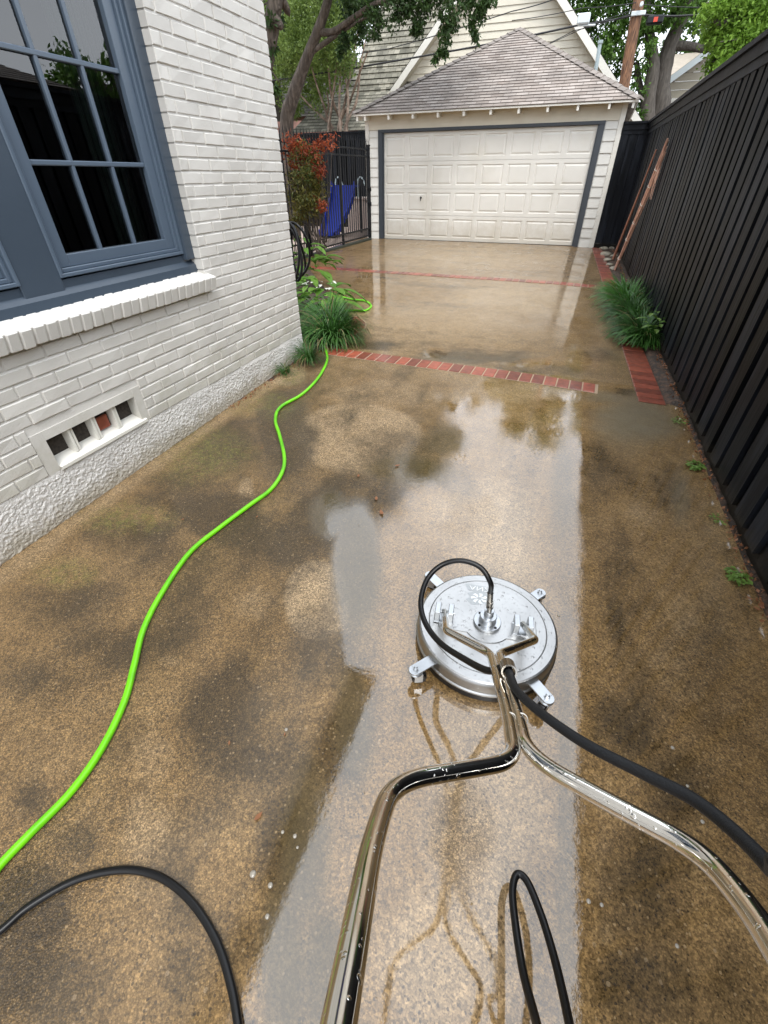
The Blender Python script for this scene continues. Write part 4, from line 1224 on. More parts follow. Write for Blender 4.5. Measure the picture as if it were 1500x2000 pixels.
# ================================================================== UTILITY POLE, WIRES
up_ = thing('utility_pole', (.95,17,0), 'brown wooden utility pole behind the garage with brackets and wires', 'pole')
b0 = WYp(1219,165,17); b1 = WYp(1248,0,17)
a = MB(); a.tube([(b0.x+.03,17,0), (b0.x,17,b0.z), (b1.x,17,b1.z), (b1.x-.02,17,5.9)], [.15,.135,.125,.12], 14); a.build('pole_shaft', m_pole, up_)
a = MB(); c = WYp(1246,28,17); a.bbox((c.x-.16,16.82,c.z-.05), (c.x+.16,16.87,c.z+.03), .01); a.tube([(c.x+.02,16.84,c.z+.12),(c.x+.02,16.72,c.z+.12)], .04, 8); a.build('bracket', m_canister, up_)
c = WYp(1140,36,16.6)
a = MB(); a.bbox((c.x-.14,16.5,c.z-.10), (c.x+.15,16.68,c.z+.08), .02); a.tube([(c.x-.10,16.6,c.z-.11),(c.x+.3,16.6,c.z-.13)], .02, 6)
tag(a.build('wire_terminal', m_canister), 'pale grey cable box hanging on the wires left of the utility pole', 'cable box')
c = WYp(1280,40,16.8)
a = MB(); a.bbox((c.x-.20,16.7,c.z-.07), (c.x+.17,16.88,c.z+.08), .03); 
t_ = thing('splice_case', (c.x,16.8,c.z), 'black cable splice case with a red patch right of the utility pole', 'cable box'); a.build('case', m_iron, t_)
a = MB(); a.box((c.x-.05,16.69,c.z-.04), (c.x+.04,16.699,c.z+.04)); a.build('red_patch', m_redlamp, t_)
def wire(pts, r_, label, sag=.12):
    P = []
    for i in range(len(pts)-1):
        a, b = Vector(pts[i]), Vector(pts[i+1])
        for k in range(12):
            t_ = k/12; P.append(a.lerp(b, t_)-Vector((0,0,sag*4*t_*(1-t_))))
    P.append(Vector(pts[-1]))
    m_ = MB(); m_.tube(P, r_, 6)
    return tag(m_.build('power_line', m_wire), label, 'wire', 'wires strung behind the garage')
def wp(pts, Yp): return [WYp(px, py, Yp) for px, py in pts]
wire(wp([(480,165),(840,107),(1135,48),(1243,28)], 16.9), .020, 'thick black cable running from the left trees up to the utility pole', .02)
wire(wp([(480,135),(760,95),(1000,22),(1100,-8)], 16.2), .010, 'thin dark wire crossing the tan roof high above the garage', .02)
wire(wp([(900,130),(1020,105),(1120,60),(1243,22)], 16.85), .008, 'thin wire sagging in front of the cream gable', .03)
wire(wp([(870,152),(1060,92),(1150,50),(1240,18)], 16.75), .007, 'thin lower wire crossing the cream gable to the pole', .0)
wire(wp([(1000,40),(1140,15),(1243,5)], 16.8), .008, 'thin top wire reaching the pole above the grey cable box', .02)
wire(wp([(1250,28),(1345,30),(1500,20)], 16.9), .018, 'black cable running right from the pole past the splice case', .02)
wire(wp([(1250,8),(1400,14),(1500,-6)], 16.9), .008, 'thin wire running right from the pole above the splice case', .02)
c = WYp(1165,128,18.0); c2 = WYp(1172,85,18.0)
vp = MB(); vp.tube([(c.x,18,c.z-1.2),(c.x,18,c.z),(c2.x,18,c2.z)], .05, 12); vp.tube([(c2.x,18,c2.z),(c2.x,18,c2.z+.06)], .07, 12)
tag(vp.build('vent_pipe', m_pvc), 'grey blue vent pipe with cap beside the cream gable', 'pipe')

# ================================================================== VEGETATION
def leaf_quads(P, size, droop=0.0, aspect=.5):
    n_ = len(P)
    d1 = rng.normal(size=(n_,3)); d1[:,2] -= droop; d1 /= np.linalg.norm(d1, axis=1)[:,None]
    d2 = rng.normal(size=(n_,3)); d2 -= (d2*d1).sum(1)[:,None]*d1; d2 /= np.linalg.norm(d2, axis=1)[:,None]
    nn = np.cross(d1, d2)
    s_ = size*rng.uniform(.6, 1.35, n_)[:,None]
    V = np.stack([P, P+d1*s_*.5+d2*s_*aspect*.5+nn*s_*.06, P+d1*s_, P+d1*s_*.5-d2*s_*aspect*.5+nn*s_*.06], 1).reshape(-1, 3)
    return V, np.arange(n_*4).reshape(-1, 4)
def cloud(clusters, n_, shell=.55, twig=0.12, wp_=.7):
    """leaf positions: clumps inside cluster ellipsoids"""
    out = []
    W = np.array([c[1][0]*c[1][1]*c[1][2] for c in clusters])**wp_; W = W/W.sum()
    for (c, r_), w_ in zip(clusters, W):
        k = int(n_*w_)
        if k < 4: continue
        nb_ = max(4, k//55)
        u = rng.normal(size=(nb_,3)); u /= np.linalg.norm(u, axis=1)[:,None]
        rad = rng.uniform(shell, 1, nb_)**.6
        cen = u*rad[:,None]*np.array(r_)+np.array(c)
        which = rng.integers(0, nb_, k)
        sp = np.array(r_).mean()*twig*rng.uniform(.6,1.5, nb_)[which]
        out.append(cen[which]+rng.normal(size=(k,3))*sp[:,None])
    return np.concatenate(out)
def tree(name, label, trunk, clusters, nleaf, size, lm, bm_=m_bark, branches=(), droop=0., group=None, shell=.35, twig=.13, aspect=.5, auto=True, wp_=.7):
    base = Vector(trunk[0][0])
    t_ = thing(name, base, label, 'tree', group)
    m_ = MB()
    P = smooth_path([p for p, r_ in trunk], 6)
    rs = []
    for i in range(len(trunk)-1):
        for k in range(6): rs.append(trunk[i][1]+(trunk[i+1][1]-trunk[i][1])*k/6)
    rs.append(trunk[-1][1])
    rs = [r_*(1+.08*mnoise.noise(Vector((i*.7, 3, 1)))) for i, r_ in enumerate(rs)]
    m_.tube(P, rs, 12)
    m_.build('trunk', bm_, t_)
    m_ = MB()
    for b in branches:
        pts = smooth_path([p for p, r_ in b], 5); r2 = []
        for i in range(len(b)-1):
            for k in range(5): r2.append(b[i][1]+(b[i+1][1]-b[i][1])*k/5)
        r2.append(b[-1][1])
        m_.tube(pts, r2, 8)
    if auto:
        tops = P[len(P)//2:]
        for (c, r_) in clusters:
            c = Vector(c); st_ = min(tops, key=lambda p: (p-c).length+max(0, p.z-c.z)*2)
            mid_ = st_.lerp(c, .5)+Vector((random.uniform(-.3,.3), random.uniform(-.3,.3), -.2))
            pp = smooth_path([st_, mid_, c], 5)
            m_.tube(pp, [.07*(1-i/len(pp))+.012 for i in range(len(pp))], 6)
            for k in range(5):
                e = c+Vector((random.uniform(-1,1)*r_[0], random.uniform(-1,1)*r_[1], random.uniform(-.6,.8)*r_[2]))*.8
                m_.tube(smooth_path([mid_.lerp(c, .6), (mid_+e)/2+Vector((0,0,.15)), e], 4), [.03-.0025*i for i in range(9)], 5)
    if m_.v: m_.build('branch', bm_, t_)
    V, Fq = leaf_quads(cloud(clusters, nleaf, shell, twig, wp_), size, droop, aspect)
    raw_obj('crown', V, Fq, lm, t_)
    return t_
Yt = 12.6
def tp(px, py, Yp, r_): return (tuple(WYp(px, py, Yp)), r_)
# leaning oak left of the garage
b_ = WYp(560,255,Yt)
trunk = [((b_.x-.15,Yt,.0), .20), ((b_.x-.03,Yt,1.6), .17), tp(560,240,Yt,.165), tp(572,190,Yt,.15), tp(597,120,Yt,.115), tp(625,50,Yt,.10), tp(643,-10,Yt,.085), tp(665,-120,Yt,.07), ((-5.3,Yt,7.2), .05)]
br = [[tp(622,62,Yt,.07), tp(650,62,Yt,.06), tp(690,35,Yt-.2,.055), tp(740,5,Yt-.5,.04), tp(830,-10,Yt-.8,.03), tp(900,0,Yt-1,.015)],
      [tp(612,100,Yt,.05), tp(640,80,Yt,.05), tp(670,60,Yt,.035), tp(720,30,Yt-.4,.02)]]
cl = []
for (px, py, Yp, r_) in [(700,60,Yt-.2,.20),(670,80,Yt,.16),(730,45,Yt-.4,.26),(780,25,Yt-.6,.28),(810,50,Yt-.7,.18),(840,10,Yt-.8,.30),(870,50,Yt-.9,.20),(865,90,Yt-.9,.14),(900,20,Yt-1,.26),(925,60,Yt-1,.13),(940,20,Yt-1,.16),
                         (800,-20,Yt-.6,.4),(900,-30,Yt-.8,.4),(720,-20,Yt-.2,.4),(960,-10,Yt-1,.18),(665,100,Yt,.12),(850,115,Yt-.9,.09),(690,15,Yt,.25)]:
    cl.append((tuple(WYp(px, py, Yp)), (r_, r_, r_*.9)))
for k in range(44):
    cxx = random.uniform(-8.2, -2.3)
    ztop = np.interp(cxx, [-8,-5.7,-3.6,-2.4,-1.9], [8.7,8.7,7.7,6.1,5.1])
    cl.append(((cxx, Yt+random.uniform(-1.4,.9), random.uniform(5.0, ztop-.35)), (.62,.7,.5)))
tree('oak_tree', 'dark leaning oak with a drooping leafy branch over the garage roof', trunk, cl, 82000, .075, l_oak, m_bark, br, wp_=.42, droop=.5, shell=.1, twig=.22, auto=False)
# second trunk hard against the house corner
Y2 = 9.6
trunk = [((WYp(480,290,Y2).x,Y2,0), .20), tp(492,240,Y2,.17), tp(512,150,Y2,.15), tp(527,70,Y2,.14), tp(538,0,Y2,.12), tp(560,-160,Y2,.09)]
cl = [((-6.4+random.uniform(-2,2), Y2+random.uniform(-1.5,1.5), random.uniform(5.3,7.2)), (1.0,1.0,.8)) for k in range(9)]+[(tuple(WYp(px, py, Y2)), (.22,.22,.3)) for px, py in ((530,20),(520,80),(540,-20),(525,140),(533,60))]
tree('oak_tree', 'dark thick tree trunk rising right beside the brick house corner', trunk, cl, 16000, .10, l_oak, m_bark, [], auto=True)
# crape myrtle with pale stems
Y3 = 16.8
t3 = thing('crape_myrtle', (-8.2,Y3,0), 'multi-stemmed crape myrtle with pale smooth stems beyond the yard fence', 'tree')
m_ = MB()
for (xa, ya, xb, yb) in [(690,262,640,120),(684,262,665,140),(678,265,690,110),(695,262,672,130),(665,262,620,170),(672,262,600,200),(660,262,655,150),(676,262,700,150),(668,262,642,205),(690,262,705,120)]:
    a, b = WYp(xa-18, ya, Y3+random.uniform(-.5,.5)), WYp(xb, yb, Y3+random.uniform(-.4,.4))
    m_.tube(smooth_path([a-Vector((0,0,1.5)), a, a.lerp(b, .5)+Vector((random.uniform(-.15,.15),0,random.uniform(-.1,.1))), b, b+(b-a)*.4], 5), [.055-.0018*i for i in range(21)], 7)
m_.build('trunk', m_palebark, t3)
cl = []
for k in range(40):
    p = WYp(random.uniform(540,672), random.uniform(-60,120), Y3+random.uniform(-1,1.5))
    cl.append((tuple(p), (.6,.6,.45)))
cl += [(tuple(WYp(random.uniform(545,650), random.uniform(120,215), Y3+random.uniform(0,1.5))), (.4,.4,.3)) for k in range(10)]
V, Fq = leaf_quads(cloud(cl, 30000, .1, .22), .085, .5, .42); raw_obj('crown', V, Fq, l_olive, t3)
# background mass of trees, individually
def bg_tree(x, y, h, r_, label, lm, nleaf, size, seed, bark=m_barkgrey):
    random.seed(seed)
    cl_ = []
    for k in range(22):
        an = random.uniform(0, 2*math.pi); rr = r_*random.uniform(.15, 1)**.5*.8
        cl_.append(((x+rr*math.cos(an), y+rr*math.sin(an)*.8, h*random.uniform(.42, .95)), (r_*.36, r_*.36, r_*.28)))
    return tree('shade_tree', label, [((x,y,0), .28), ((x+.1,y,h*.35), .22), ((x-.1,y,h*.7), .12), ((x,y,h*.85), .06)], cl_, nleaf, size, lm, bark, shell=.3, twig=.2)
bg_tree(-12.5, 22, 11, 4.2, 'mid green shade tree behind the pink brick house at the far left', l_olive, 26000, .17, 31)
bg_tree(-17, 19, 10, 4.0, 'green shade tree farther left behind the leaning oak', l_mid, 14000, .2, 32)
bg_tree(-8.8, 27, 13, 3.6, 'tall tree behind the tan shingle roof', l_mid, 14000, .2, 33)
# big right tree
Y4 = 20.
tr4 = [((WYp(1268,240,Y4).x,Y4,0), .30), tp(1284,235,Y4,.27), tp(1290,165,Y4,.25), tp(1308,90,Y4,.20), tp(1335,25,Y4,.16), tp(1360,-80,Y4,.12)]
br = [[tp(1262,240,Y4-.3,.24), tp(1266,190,Y4-.3,.20), tp(1276,130,Y4-.3,.17), tp(1268,60,Y4-.2,.12), tp(1258,-60,Y4,.07)], [tp(1310,90,Y4,.12), tp(1345,90,Y4,.10), tp(1385,95,Y4,.08), tp(1420,70,Y4,.05)],
      [tp(1265,215,Y4,.10), tp(1250,170,Y4,.09), tp(1243,120,Y4,.07)]]
cl = []
for (px, py, r_) in [(1130,20,.45),(1165,40,.55),(1190,80,.45),(1180,120,.35),(1205,40,.6),(1235,75,.5),(1255,110,.45),(1215,120,.4),(1270,60,.5),(1290,20,.6),(1240,10,.7),(1180,-10,.7),(1330,0,.6),(1245,150,.28),(1240,185,.28),(1235,215,.25),(1255,225,.25),(1280,190,.15),(1195,150,.25),(1360,30,.4),(1310,40,.4),(1160,90,.25),(1250,205,.3),(1228,240,.2),(1300,-60,.9),(1200,-60,.9)]:
    cl.append((tuple(WYp(px, py, Y4+random.uniform(-.8,.8))), (r_,r_,r_*.85)))
for k in range(24): cl.append(((.9+random.uniform(-2.2,3.2), Y4+random.uniform(-1.6,1.6), random.uniform(6.2,8.5)), (.9,.9,.7)))
tree('oak_tree', 'large oak with thick grey trunk behind the fence corner at the right', tr4, cl, 46000, .12, l_mid, m_barkgrey, br, shell=.1, twig=.2, auto=False, droop=.3)
Y5 = 15.0
cl = []
for (px, py, r_) in [(1400,40,.35),(1430,80,.4),(1460,40,.45),(1500,60,.5),(1420,110,.32),(1405,140,.25),(1450,100,.35),(1490,10,.5),(1395,75,.22),(1540,40,.5),(1440,5,.4),(1480,90,.3),(1385,125,.14),(1390,15,.2)]:
    cl.append((tuple(WYp(px, py, Y5+random.uniform(-.6,.6))), (r_,r_,r_*.8)))
c = WYp(1470,60,Y5)
tree('elm_tree', 'bright yellow green tree leaning over the long black fence at the top right', [((c.x+.6,Y5+.3,0),.16), ((c.x+.4,Y5+.2,2.2),.13), ((c.x,Y5,c.z+.3),.07)], cl, 20000, .085, l_bright, m_barkgrey, shell=.1, twig=.25, droop=.2)
# trees right of the lot and behind the viewer, seen in the glass and the wet concrete
random.seed(5)
bg_tree(8.2, 13.4, 4.6, 1.5, 'round green tree across the black fence mirrored in the window', l_mid, 3500, .16, 41)
bg_tree(5, 30, 12, 4, 'tall tree far behind the right neighbour', l_mid, 9000, .24, 42)
bg_tree(-3, 31, 12.5, 3.6, 'tall tree far behind the cream gable', l_oak, 9000, .24, 43)

# red tipped shrub
sx, sy = -4.62, 9.3
shb = thing('nandina_shrub', (sx,sy,.1), 'shrub with red tips and olive lower leaves beside the iron gate', 'shrub')
random.seed(21)
stp = MB()
cl_r, cl_g = [], []
for (px, py, r_, c_) in [(575,285,.16,'r'),(600,300,.15,'r'),(625,290,.13,'r'),(590,330,.16,'r'),(620,325,.14,'r'),(640,282,.10,'r'),(650,268,.06,'r'),(565,300,.14,'r'),(630,335,.09,'r'),
                         (580,350,.2,'g'),(605,360,.2,'g'),(600,390,.2,'g'),(620,370,.15,'g'),(575,390,.18,'g'),(590,410,.15,'g'),(630,398,.10,'r'),(620,395,.1,'r'),(575,430,.14,'g'),(600,345,.2,'g'),(585,300,.18,'g'),(610,310,.16,'g'),(620,415,.08,'g')]:
    yy_ = sy+random.uniform(-.25,.25); p = WYp(px, py, yy_)
    (cl_r if c_ == 'r' else cl_g).append((tuple(p), (r_,r_,r_*.7)))
    stp.tube(smooth_path([(sx+random.uniform(-.1,.1),sy,.1), (sx+(p.x-sx)*.4,sy,.7), tuple(p)], 5), [.012-.0009*i for i in range(11)], 5)
stp.build('stem', m_bark, shb)
V, Fq = leaf_quads(cloud(cl_g, 5200, .1, .36), .062, .3, .38); raw_obj('green_leaves', V, Fq, l_nan, shb)
V, Fq = leaf_quads(cloud(cl_r, 1350, .1, .42), .068, .3, .38); raw_obj('red_leaves', V, Fq, l_red, shb)

# strap leaf clumps
def blades(c, n_, length, spread, seed, rx=.16, ry=.16, width=.012, lean=(0,0)):
    r_ = np.random.default_rng(seed)
    ang = r_.uniform(0, 2*np.pi, n_); rad = np.sqrt(r_.uniform(0, 1, n_))
    bx = c[0]+rx*rad*np.cos(ang); by = c[1]+ry*rad*np.sin(ang)
    ln = length*r_.uniform(.6, 1.12, n_)
    out = spread*(.35+.9*rad)*r_.uniform(.6,1.3, n_)
    da = ang+r_.normal(0, .5, n_)
    K = 7
    V = np.zeros((n_, K, 2, 3))
    tx, ty = np.cos(da)+lean[0], np.sin(da)+lean[1]
    px_, py_, pz_ = bx.copy(), by.copy(), np.array([gz(a, b) for a, b in zip(bx, by)])+.0
    th = np.clip(.08+out*.35, 0, 1.1)
    for k in range(K):
        t_ = k/(K-1)
        wdt = width*(1-.75*t_**2)*.5
        V[:,k,0] = np.stack([px_-ty*wdt, py_+tx*wdt, pz_], -1)
        V[:,k,1] = np.stack([px_+ty*wdt, py_-tx*wdt, pz_+wdt*.5], -1)
        stepl = ln/(K-1)
        px_ = px_+tx*np.sin(th)*stepl; py_ = py_+ty*np.sin(th)*stepl; pz_ = np.maximum(pz_+np.cos(th)*stepl, np.array([.01])+SLOPE*py_+.004)
        th = th+out*.42
    idx = np.arange(n_*K*2).reshape(n_, K, 2)
    q_ = np.stack([idx[:,:-1,0], idx[:,:-1,1], idx[:,1:,1], idx[:,1:,0]], -1).reshape(-1, 4)
    return V.reshape(-1, 3), q_
def clump(c, n_, length, spread, seed, label, mats=l_mondo, group=None, nm='mondo_grass', **kw):
    V, q_ = blades(c, n_, length, spread, seed, **kw)
    t_ = thing(nm, (c[0], c[1], gz(c[0], c[1])), label, 'grass clump', group)
    raw_obj('blades', V, q_, mats, t_)
    V, q_ = blades(c, max(12, n_//12), length*.98, spread*1.15, seed+1, **kw)
    raw_obj('dry_blades', V, q_, l_dry, t_)
    return t_
clump((-2.26,4.62), 780, .46, .88, 3, 'big dark mondo grass clump at the house corner, hose running out under it', rx=.20, ry=.22)
clump((-2.46,5.05), 460, .47, .85, 4, 'mondo grass clump just behind the big one at the house corner', mats=l_mondo2, rx=.2, ry=.2)
clump((-2.19,3.93), 230, .30, .95, 5, 'small grass tuft at the stucco foundation before the big clump', rx=.05, ry=.06, width=.005)
clump((-2.245,3.55), 110, .17, .9, 6, 'tiny grass tuft at the stucco foundation, nearest to the viewer', rx=.035, ry=.04, width=.004)
clump((1.02,5.75), 560, .40, .95, 7, 'front mondo grass clump against the long black fence', rx=.13, ry=.28, lean=(-.12,0))
clump((1.0,6.45), 520, .42, .9, 8, 'middle mondo grass clump against the long black fence', rx=.13, ry=.25, lean=(-.12,0))
clump((.96,7.8), 450, .36, .9, 19, 'farthest short mondo grass clump by the canes on the long black fence', mats=l_mondo2, rx=.12, ry=.25, lean=(-.15,0))
clump((.97,7.15), 500, .43, .8, 9, 'rear lighter mondo grass clump against the long black fence', mats=l_mondo2, rx=.13, ry=.28, lean=(-.2,0))

# broad leaves with white flowers
def leaf_patch(c, n_, rad, h, size, seed, aspect=.45):
    r_ = np.random.default_rng(seed); V = []; Fq = []
    for i in range(n_):
        an = r_.uniform(0, 2*np.pi); rr = rad*np.sqrt(r_.uniform(0,1)); s_ = size*r_.uniform(.6,1.25)
        base = Vector((c[0]+rr*math.cos(an), c[1]+rr*math.sin(an), c[2]+h*r_.uniform(.25,1)*(1-.5*rr/rad)))
        da = an+r_.normal(0,.8); dv_ = Vector((math.cos(da), math.sin(da), r_.uniform(-.1,.7))).normalized(); sd_ = dv_.cross(Vector((0,0,1))).normalized(); upv = sd_.cross(dv_)
        prof_ = [(0,.05),(.25,.8),(.5,1),(.75,.7),(1,.0)]
        b0 = len(V)
        for t_, w_ in prof_:
            m0 = base+dv_*s_*t_-Vector((0,0,s_*.5*t_*t_))
            V += [tuple(m0-sd_*s_*aspect*.5*w_+upv*s_*.06), tuple(m0), tuple(m0+sd_*s_*aspect*.5*w_+upv*s_*.06)]
        for k in range(4):
            a = b0+k*3; Fq += [(a,a+1,a+4,a+3),(a+1,a+2,a+5,a+4)]
    return V, Fq
pl = thing('hosta_plant', (-3.05,5.9,.1), 'light green broad-leaved plant with white flowers behind the corner grass clumps', 'plant')
V, Fq = leaf_patch((-2.95,5.75,.12), 44, .36, .42, .26, 3); raw_obj('leaves', V, Fq, l_hosta, pl, True)
V, Fq = leaf_patch((-2.80,5.55,.42), 15, .24, .10, .045, 4, .9); tag(raw_obj('flower_cluster', V, Fq, l_petal, pl, True), kind='stuff')
pl = thing('leafy_shrub', (-3.6,6.9,.1), 'tall broad-leaved green plant beside the black coiled hose and iron fence', 'plant')
V, Fq = leaf_patch((-3.7,6.9,.15), 48, .45, .75, .30, 5); raw_obj('leaves', V, Fq, l_hosta, pl, True)
pl = thing('weed', (1.10,5.5,.1), 'light green leafy weed in front of the long black fence among the grass', 'plant')
V, Fq = leaf_patch((1.05,5.5,.18), 16, .10, .34, .11, 6); raw_obj('leaves', V, Fq, l_weed, pl, True)
wl = [('bright round weed tuft at the fence foot by the silt patch', 1362, 903, .045, 90, .025), ('pale small weed at the fence foot, nearest to the viewer', 1447, 1118, .05, 70, .022), ('sparse weed at the fence foot between the two tufts', 1407, 1008, .04, 26, .018), ('yellowish wisp of weed at the fence foot beside the brick border end', 1330, 815, .05, 40, .02)]
for k, (lb, px, py, rd, nn_, sz) in enumerate(wl):
    c = G(px, py, .01)
    pl = thing('weed', c, lb, 'weed')
    V, Fq = leaf_patch((c.x, c.y, c.z-.004), nn_, rd, .035, sz, 20+k, .7); raw_obj('leaves', V, Fq, l_weed, pl, True)

# leaf litter (uncountable) along the fence foot
r_ = np.random.default_rng(77); n_ = 900
yy_ = r_.uniform(.6, 12.5, n_); xx_ = 1.168-np.abs(r_.normal(0,.020,n_))-(yy_ > 4)*.01*(yy_-4)
P = np.stack([xx_, yy_, np.array([gz(a, b) for a, b in zip(xx_, yy_)])+.012+r_.uniform(0,.02,n_)], -1)
V, Fq = leaf_quads(P, .022, .1, .55)
tag(raw_obj('leaf_litter', V, Fq, m_leafbrown), 'brown leaf litter and bark bits along the foot of the fence', 'leaf litter', kind='stuff')
n_ = 260; yy_ = r_.uniform(2.7, 4.3, n_); xx_ = -2.30+np.abs(r_.normal(0,.03,n_)); P = np.stack([xx_, yy_, SLOPE*yy_+.008+r_.uniform(0,.012,n_)], -1)
V, Fq = leaf_quads(P, .022, .0, .35)
tag(raw_obj('leaf_litter', V, Fq, m_leafbrown), 'reddish bark bits in the gap under the stucco foundation', 'leaf litter', kind='stuff')

n_ = 700; r_ = np.random.default_rng(5)
xx_ = r_.uniform(-2.25, 1.1, n_); yy_ = r_.uniform(-.1, 4.3, n_)**1.0
kp = numnoise(xx_*1.5, yy_*1.5, 41, 3) > .5; xx_, yy_ = xx_[kp], yy_[kp]
P = np.stack([xx_, yy_, np.array([gz(a, b) for a, b in zip(xx_, yy_)])+.004], -1)
V, Fq = leaf_quads(P, .007, .0, .4)
V[:,2] = np.maximum(V[:,2], np.array([gz(a, b) for a, b in V[:,:2]])+.0015)
tag(raw_obj('grit', V, Fq, l_dry), 'tiny bits of grit and leaf crumbs scattered over the wet concrete', 'debris', kind='stuff')
# stones in the corner
for k, (px, py, s_) in enumerate([(1180,483,.10),(1195,482,.08),(1184,494,.13),(1200,497,.09),(1188,505,.10),(1192,514,.075),(1199,521,.09)]):
    c = G(px, py, .015); s_ *= .78
    bm = bmesh.new(); bmesh.ops.create_icosphere(bm, subdivisions=3, radius=1)
    for v in bm.verts:
        d_ = 1+.18*mnoise.noise(v.co*1.6+Vector((k*7,0,0)))
        v.co = Vector((v.co.x*s_*1.25*d_, v.co.y*s_*1.0*d_, v.co.z*s_*.55*d_))
    me = bpy.data.meshes.new('rock'); bm.to_mesh(me); bm.free()
    for p in me.polygons: p.use_smooth = True
    me.materials.append(m_stone)
    o = bpy.data.objects.new('rock', me); o.location = c; o.rotation_euler = (0,0,k*1.3); COL.objects.link(o)
    tag(o, ['rear left flat river rock against the short black fence panel', 'rear right river rock in the very corner of the black fences', 'largest flat river rock, second from the rear, by the brick border', 'river rock touching the long fence beside the largest rock', 'mid sized river rock midway along the brick border pile', 'smallest river rock at the near end, left of the stake foot', 'near end river rock under the leaning stake'][k], 'rock', 'rocks piled in the fence corner')

# canes leaning on the fence
a0 = G(1204,505,.02); a0.x = min(a0.x, 1.0); p1 = WXp(1282,292,1.135)
c_ = MB(); c_.tube([(a0.x,a0.y,a0.z), tuple(a0.lerp(p1,.5)), tuple(p1)], [.024,.019,.012], 8)
tag(c_.build('garden_stake', m_cane), 'thin reddish stake leaning on the long black fence, left of the cane bundle', 'stake')
bu = thing('cane_bundle', G(1225,522,.02), 'bundle of pale reed canes with white ties leaning on the long black fence', 'cane bundle')
q0 = G(1222,524,.02); q0.x = .98; q1_ = WXp(1300,290,1.11)
random.seed(3)
cm = MB()
for k in range(13):
    o_ = Vector((random.uniform(-.012,.012), random.uniform(-.06,.06), 0)); o2 = Vector((random.uniform(-.012,.012), random.uniform(-.07,.07), random.uniform(-.30,.12)))
    a, b = q0+o_, q1_+o2
    cm.tube([a, a.lerp(b,.35)+Vector((random.uniform(-.01,.01),random.uniform(-.02,.02),0)), a.lerp(b,.7)+Vector((random.uniform(-.01,.01),random.uniform(-.03,.03),0)), b], [.011,.010,.009,.006], 6)
for k in range(10):
    b = q1_+Vector((random.uniform(-.02,.0), random.uniform(-.09,.09), random.uniform(-.45,.15)))
    cm.tube([b-Vector((0,random.uniform(-.04,.04),.18)), b], .005, 5)
cm.build('canes', m_canepink, bu)
for t_ in (.12,.3,.45,.6,.74,.86):
    c = q0.lerp(q1_, t_); m_ = MB()
    ax_ = (q1_-q0).normalized()
    m_.tube([c+Vector((-.03*math.cos(an)*.9, .055*math.sin(an), .02*math.sin(an))) for an in np.linspace(0, 6.283, 14)], .0045, 5, cap=False)
    m_.build('tie', m_tie, bu)

# ================================================================== black coil hung at the house corner
co = thing('hose_coil', (-2.45,4.35,.75), 'thick black hose coiled on a hanger behind the house corner', 'hose')
m_ = MB()
cc_ = WYp(577,492,4.42)
for k in range(4):
    pts = []
    ex_, ez_, tl = [(.135,.27,.0),(.10,.25,.25),(.165,.245,-.2),(.06,.22,.1)][k]
    for an in np.linspace(0, 2*math.pi, 30):
        u_, v_ = ex_*math.cos(an), ez_*math.sin(an)
        pts.append((cc_.x-.03+u_*math.cos(tl)-v_*math.sin(tl), 4.30+.07*k+.03*math.sin(an*2+k), cc_.z+u_*math.sin(tl)+v_*math.cos(tl)))
    m_.tube(pts, .0125, 9, cap=False)
m_.build('coil', m_rubber, co)
m_ = MB(); m_.bbox((cc_.x-.16,4.085,cc_.z+.12), (cc_.x-.04,4.45,cc_.z+.20), .01); m_.build('hanger', m_iron, co)

# ================================================================== HOSES
gp = [(-60,1765),(0,1690),(60,1627),(140,1545),(200,1460),(243,1370),(262,1300),(280,1230),(315,1160),(370,1080),(430,1030),(490,985),(530,955),(552,920),(555,890),(546,850),(538,820),(548,795),(590,770),(620,740),(637,710),(638,690),(630,665)]
pts = [Vector((-1.75,-1.45,-.01)), Vector((-1.45,-.95,0)), Vector((-1.22,-.45,.007))] + [G(px, py, .0145) for px, py in gp] + [Vector((-2.35,4.62,.10)), Vector((-2.55,5.1,.11)), Vector((-2.75,5.6,.115))] + [G(px, py, .0145) for px, py in [(690,606),(712,607),(725,598),(714,588),(690,585)]] + [Vector((-3.1,6.5,.13)), Vector((-3.4,6.2,.14))]
m_ = MB(); m_.tube(smooth_path(pts, 10), .0125, 14)
tag(m_.build('garden_hose', m_greenhose), 'lime green garden hose winding over the wet concrete from the corner grass', 'hose')
pts = [G(px, py, .0115) for px, py in [(-90,1880),(0,1818),(60,1768),(150,1718),(240,1699),(310,1712),(370,1757),(420,1832),(450,1920),(466,2010),(470,2090)]]
pts = [Vector((-1.6,-.95,-.005)), Vector((-1.35,-.45,.004))] + pts + [Vector((-.32,-.6,0)), Vector((-.15,-1.3,-.01))]
m_ = MB(); m_.tube(smooth_path(pts, 12), .0102, 14)
tag(m_.build('black_hose', m_rubber), 'smooth black hose arching over the concrete at the bottom left', 'hose')
def lp(px, py, z_):
    r_ = ray(px, py); return Vector((0,0,H))+r_*((z_-H)/r_.z)
pts = [lp(1062,2090,.30), lp(1048,2000,.20), lp(1022,1900,.13), lp(1006,1800,.09), lp(1001,1740,.075), lp(1010,1708,.07), lp(1030,1722,.075), lp(1058,1790,.09), lp(1085,1880,.13), lp(1112,2000,.20), lp(1128,2090,.28)]
m_ = MB(); m_.tube(smooth_path(pts, 10), .0095, 14)
tag(m_.build('black_hose', m_rubber), 'narrow upright loop of black hose at the bottom edge below the surface cleaner', 'hose')

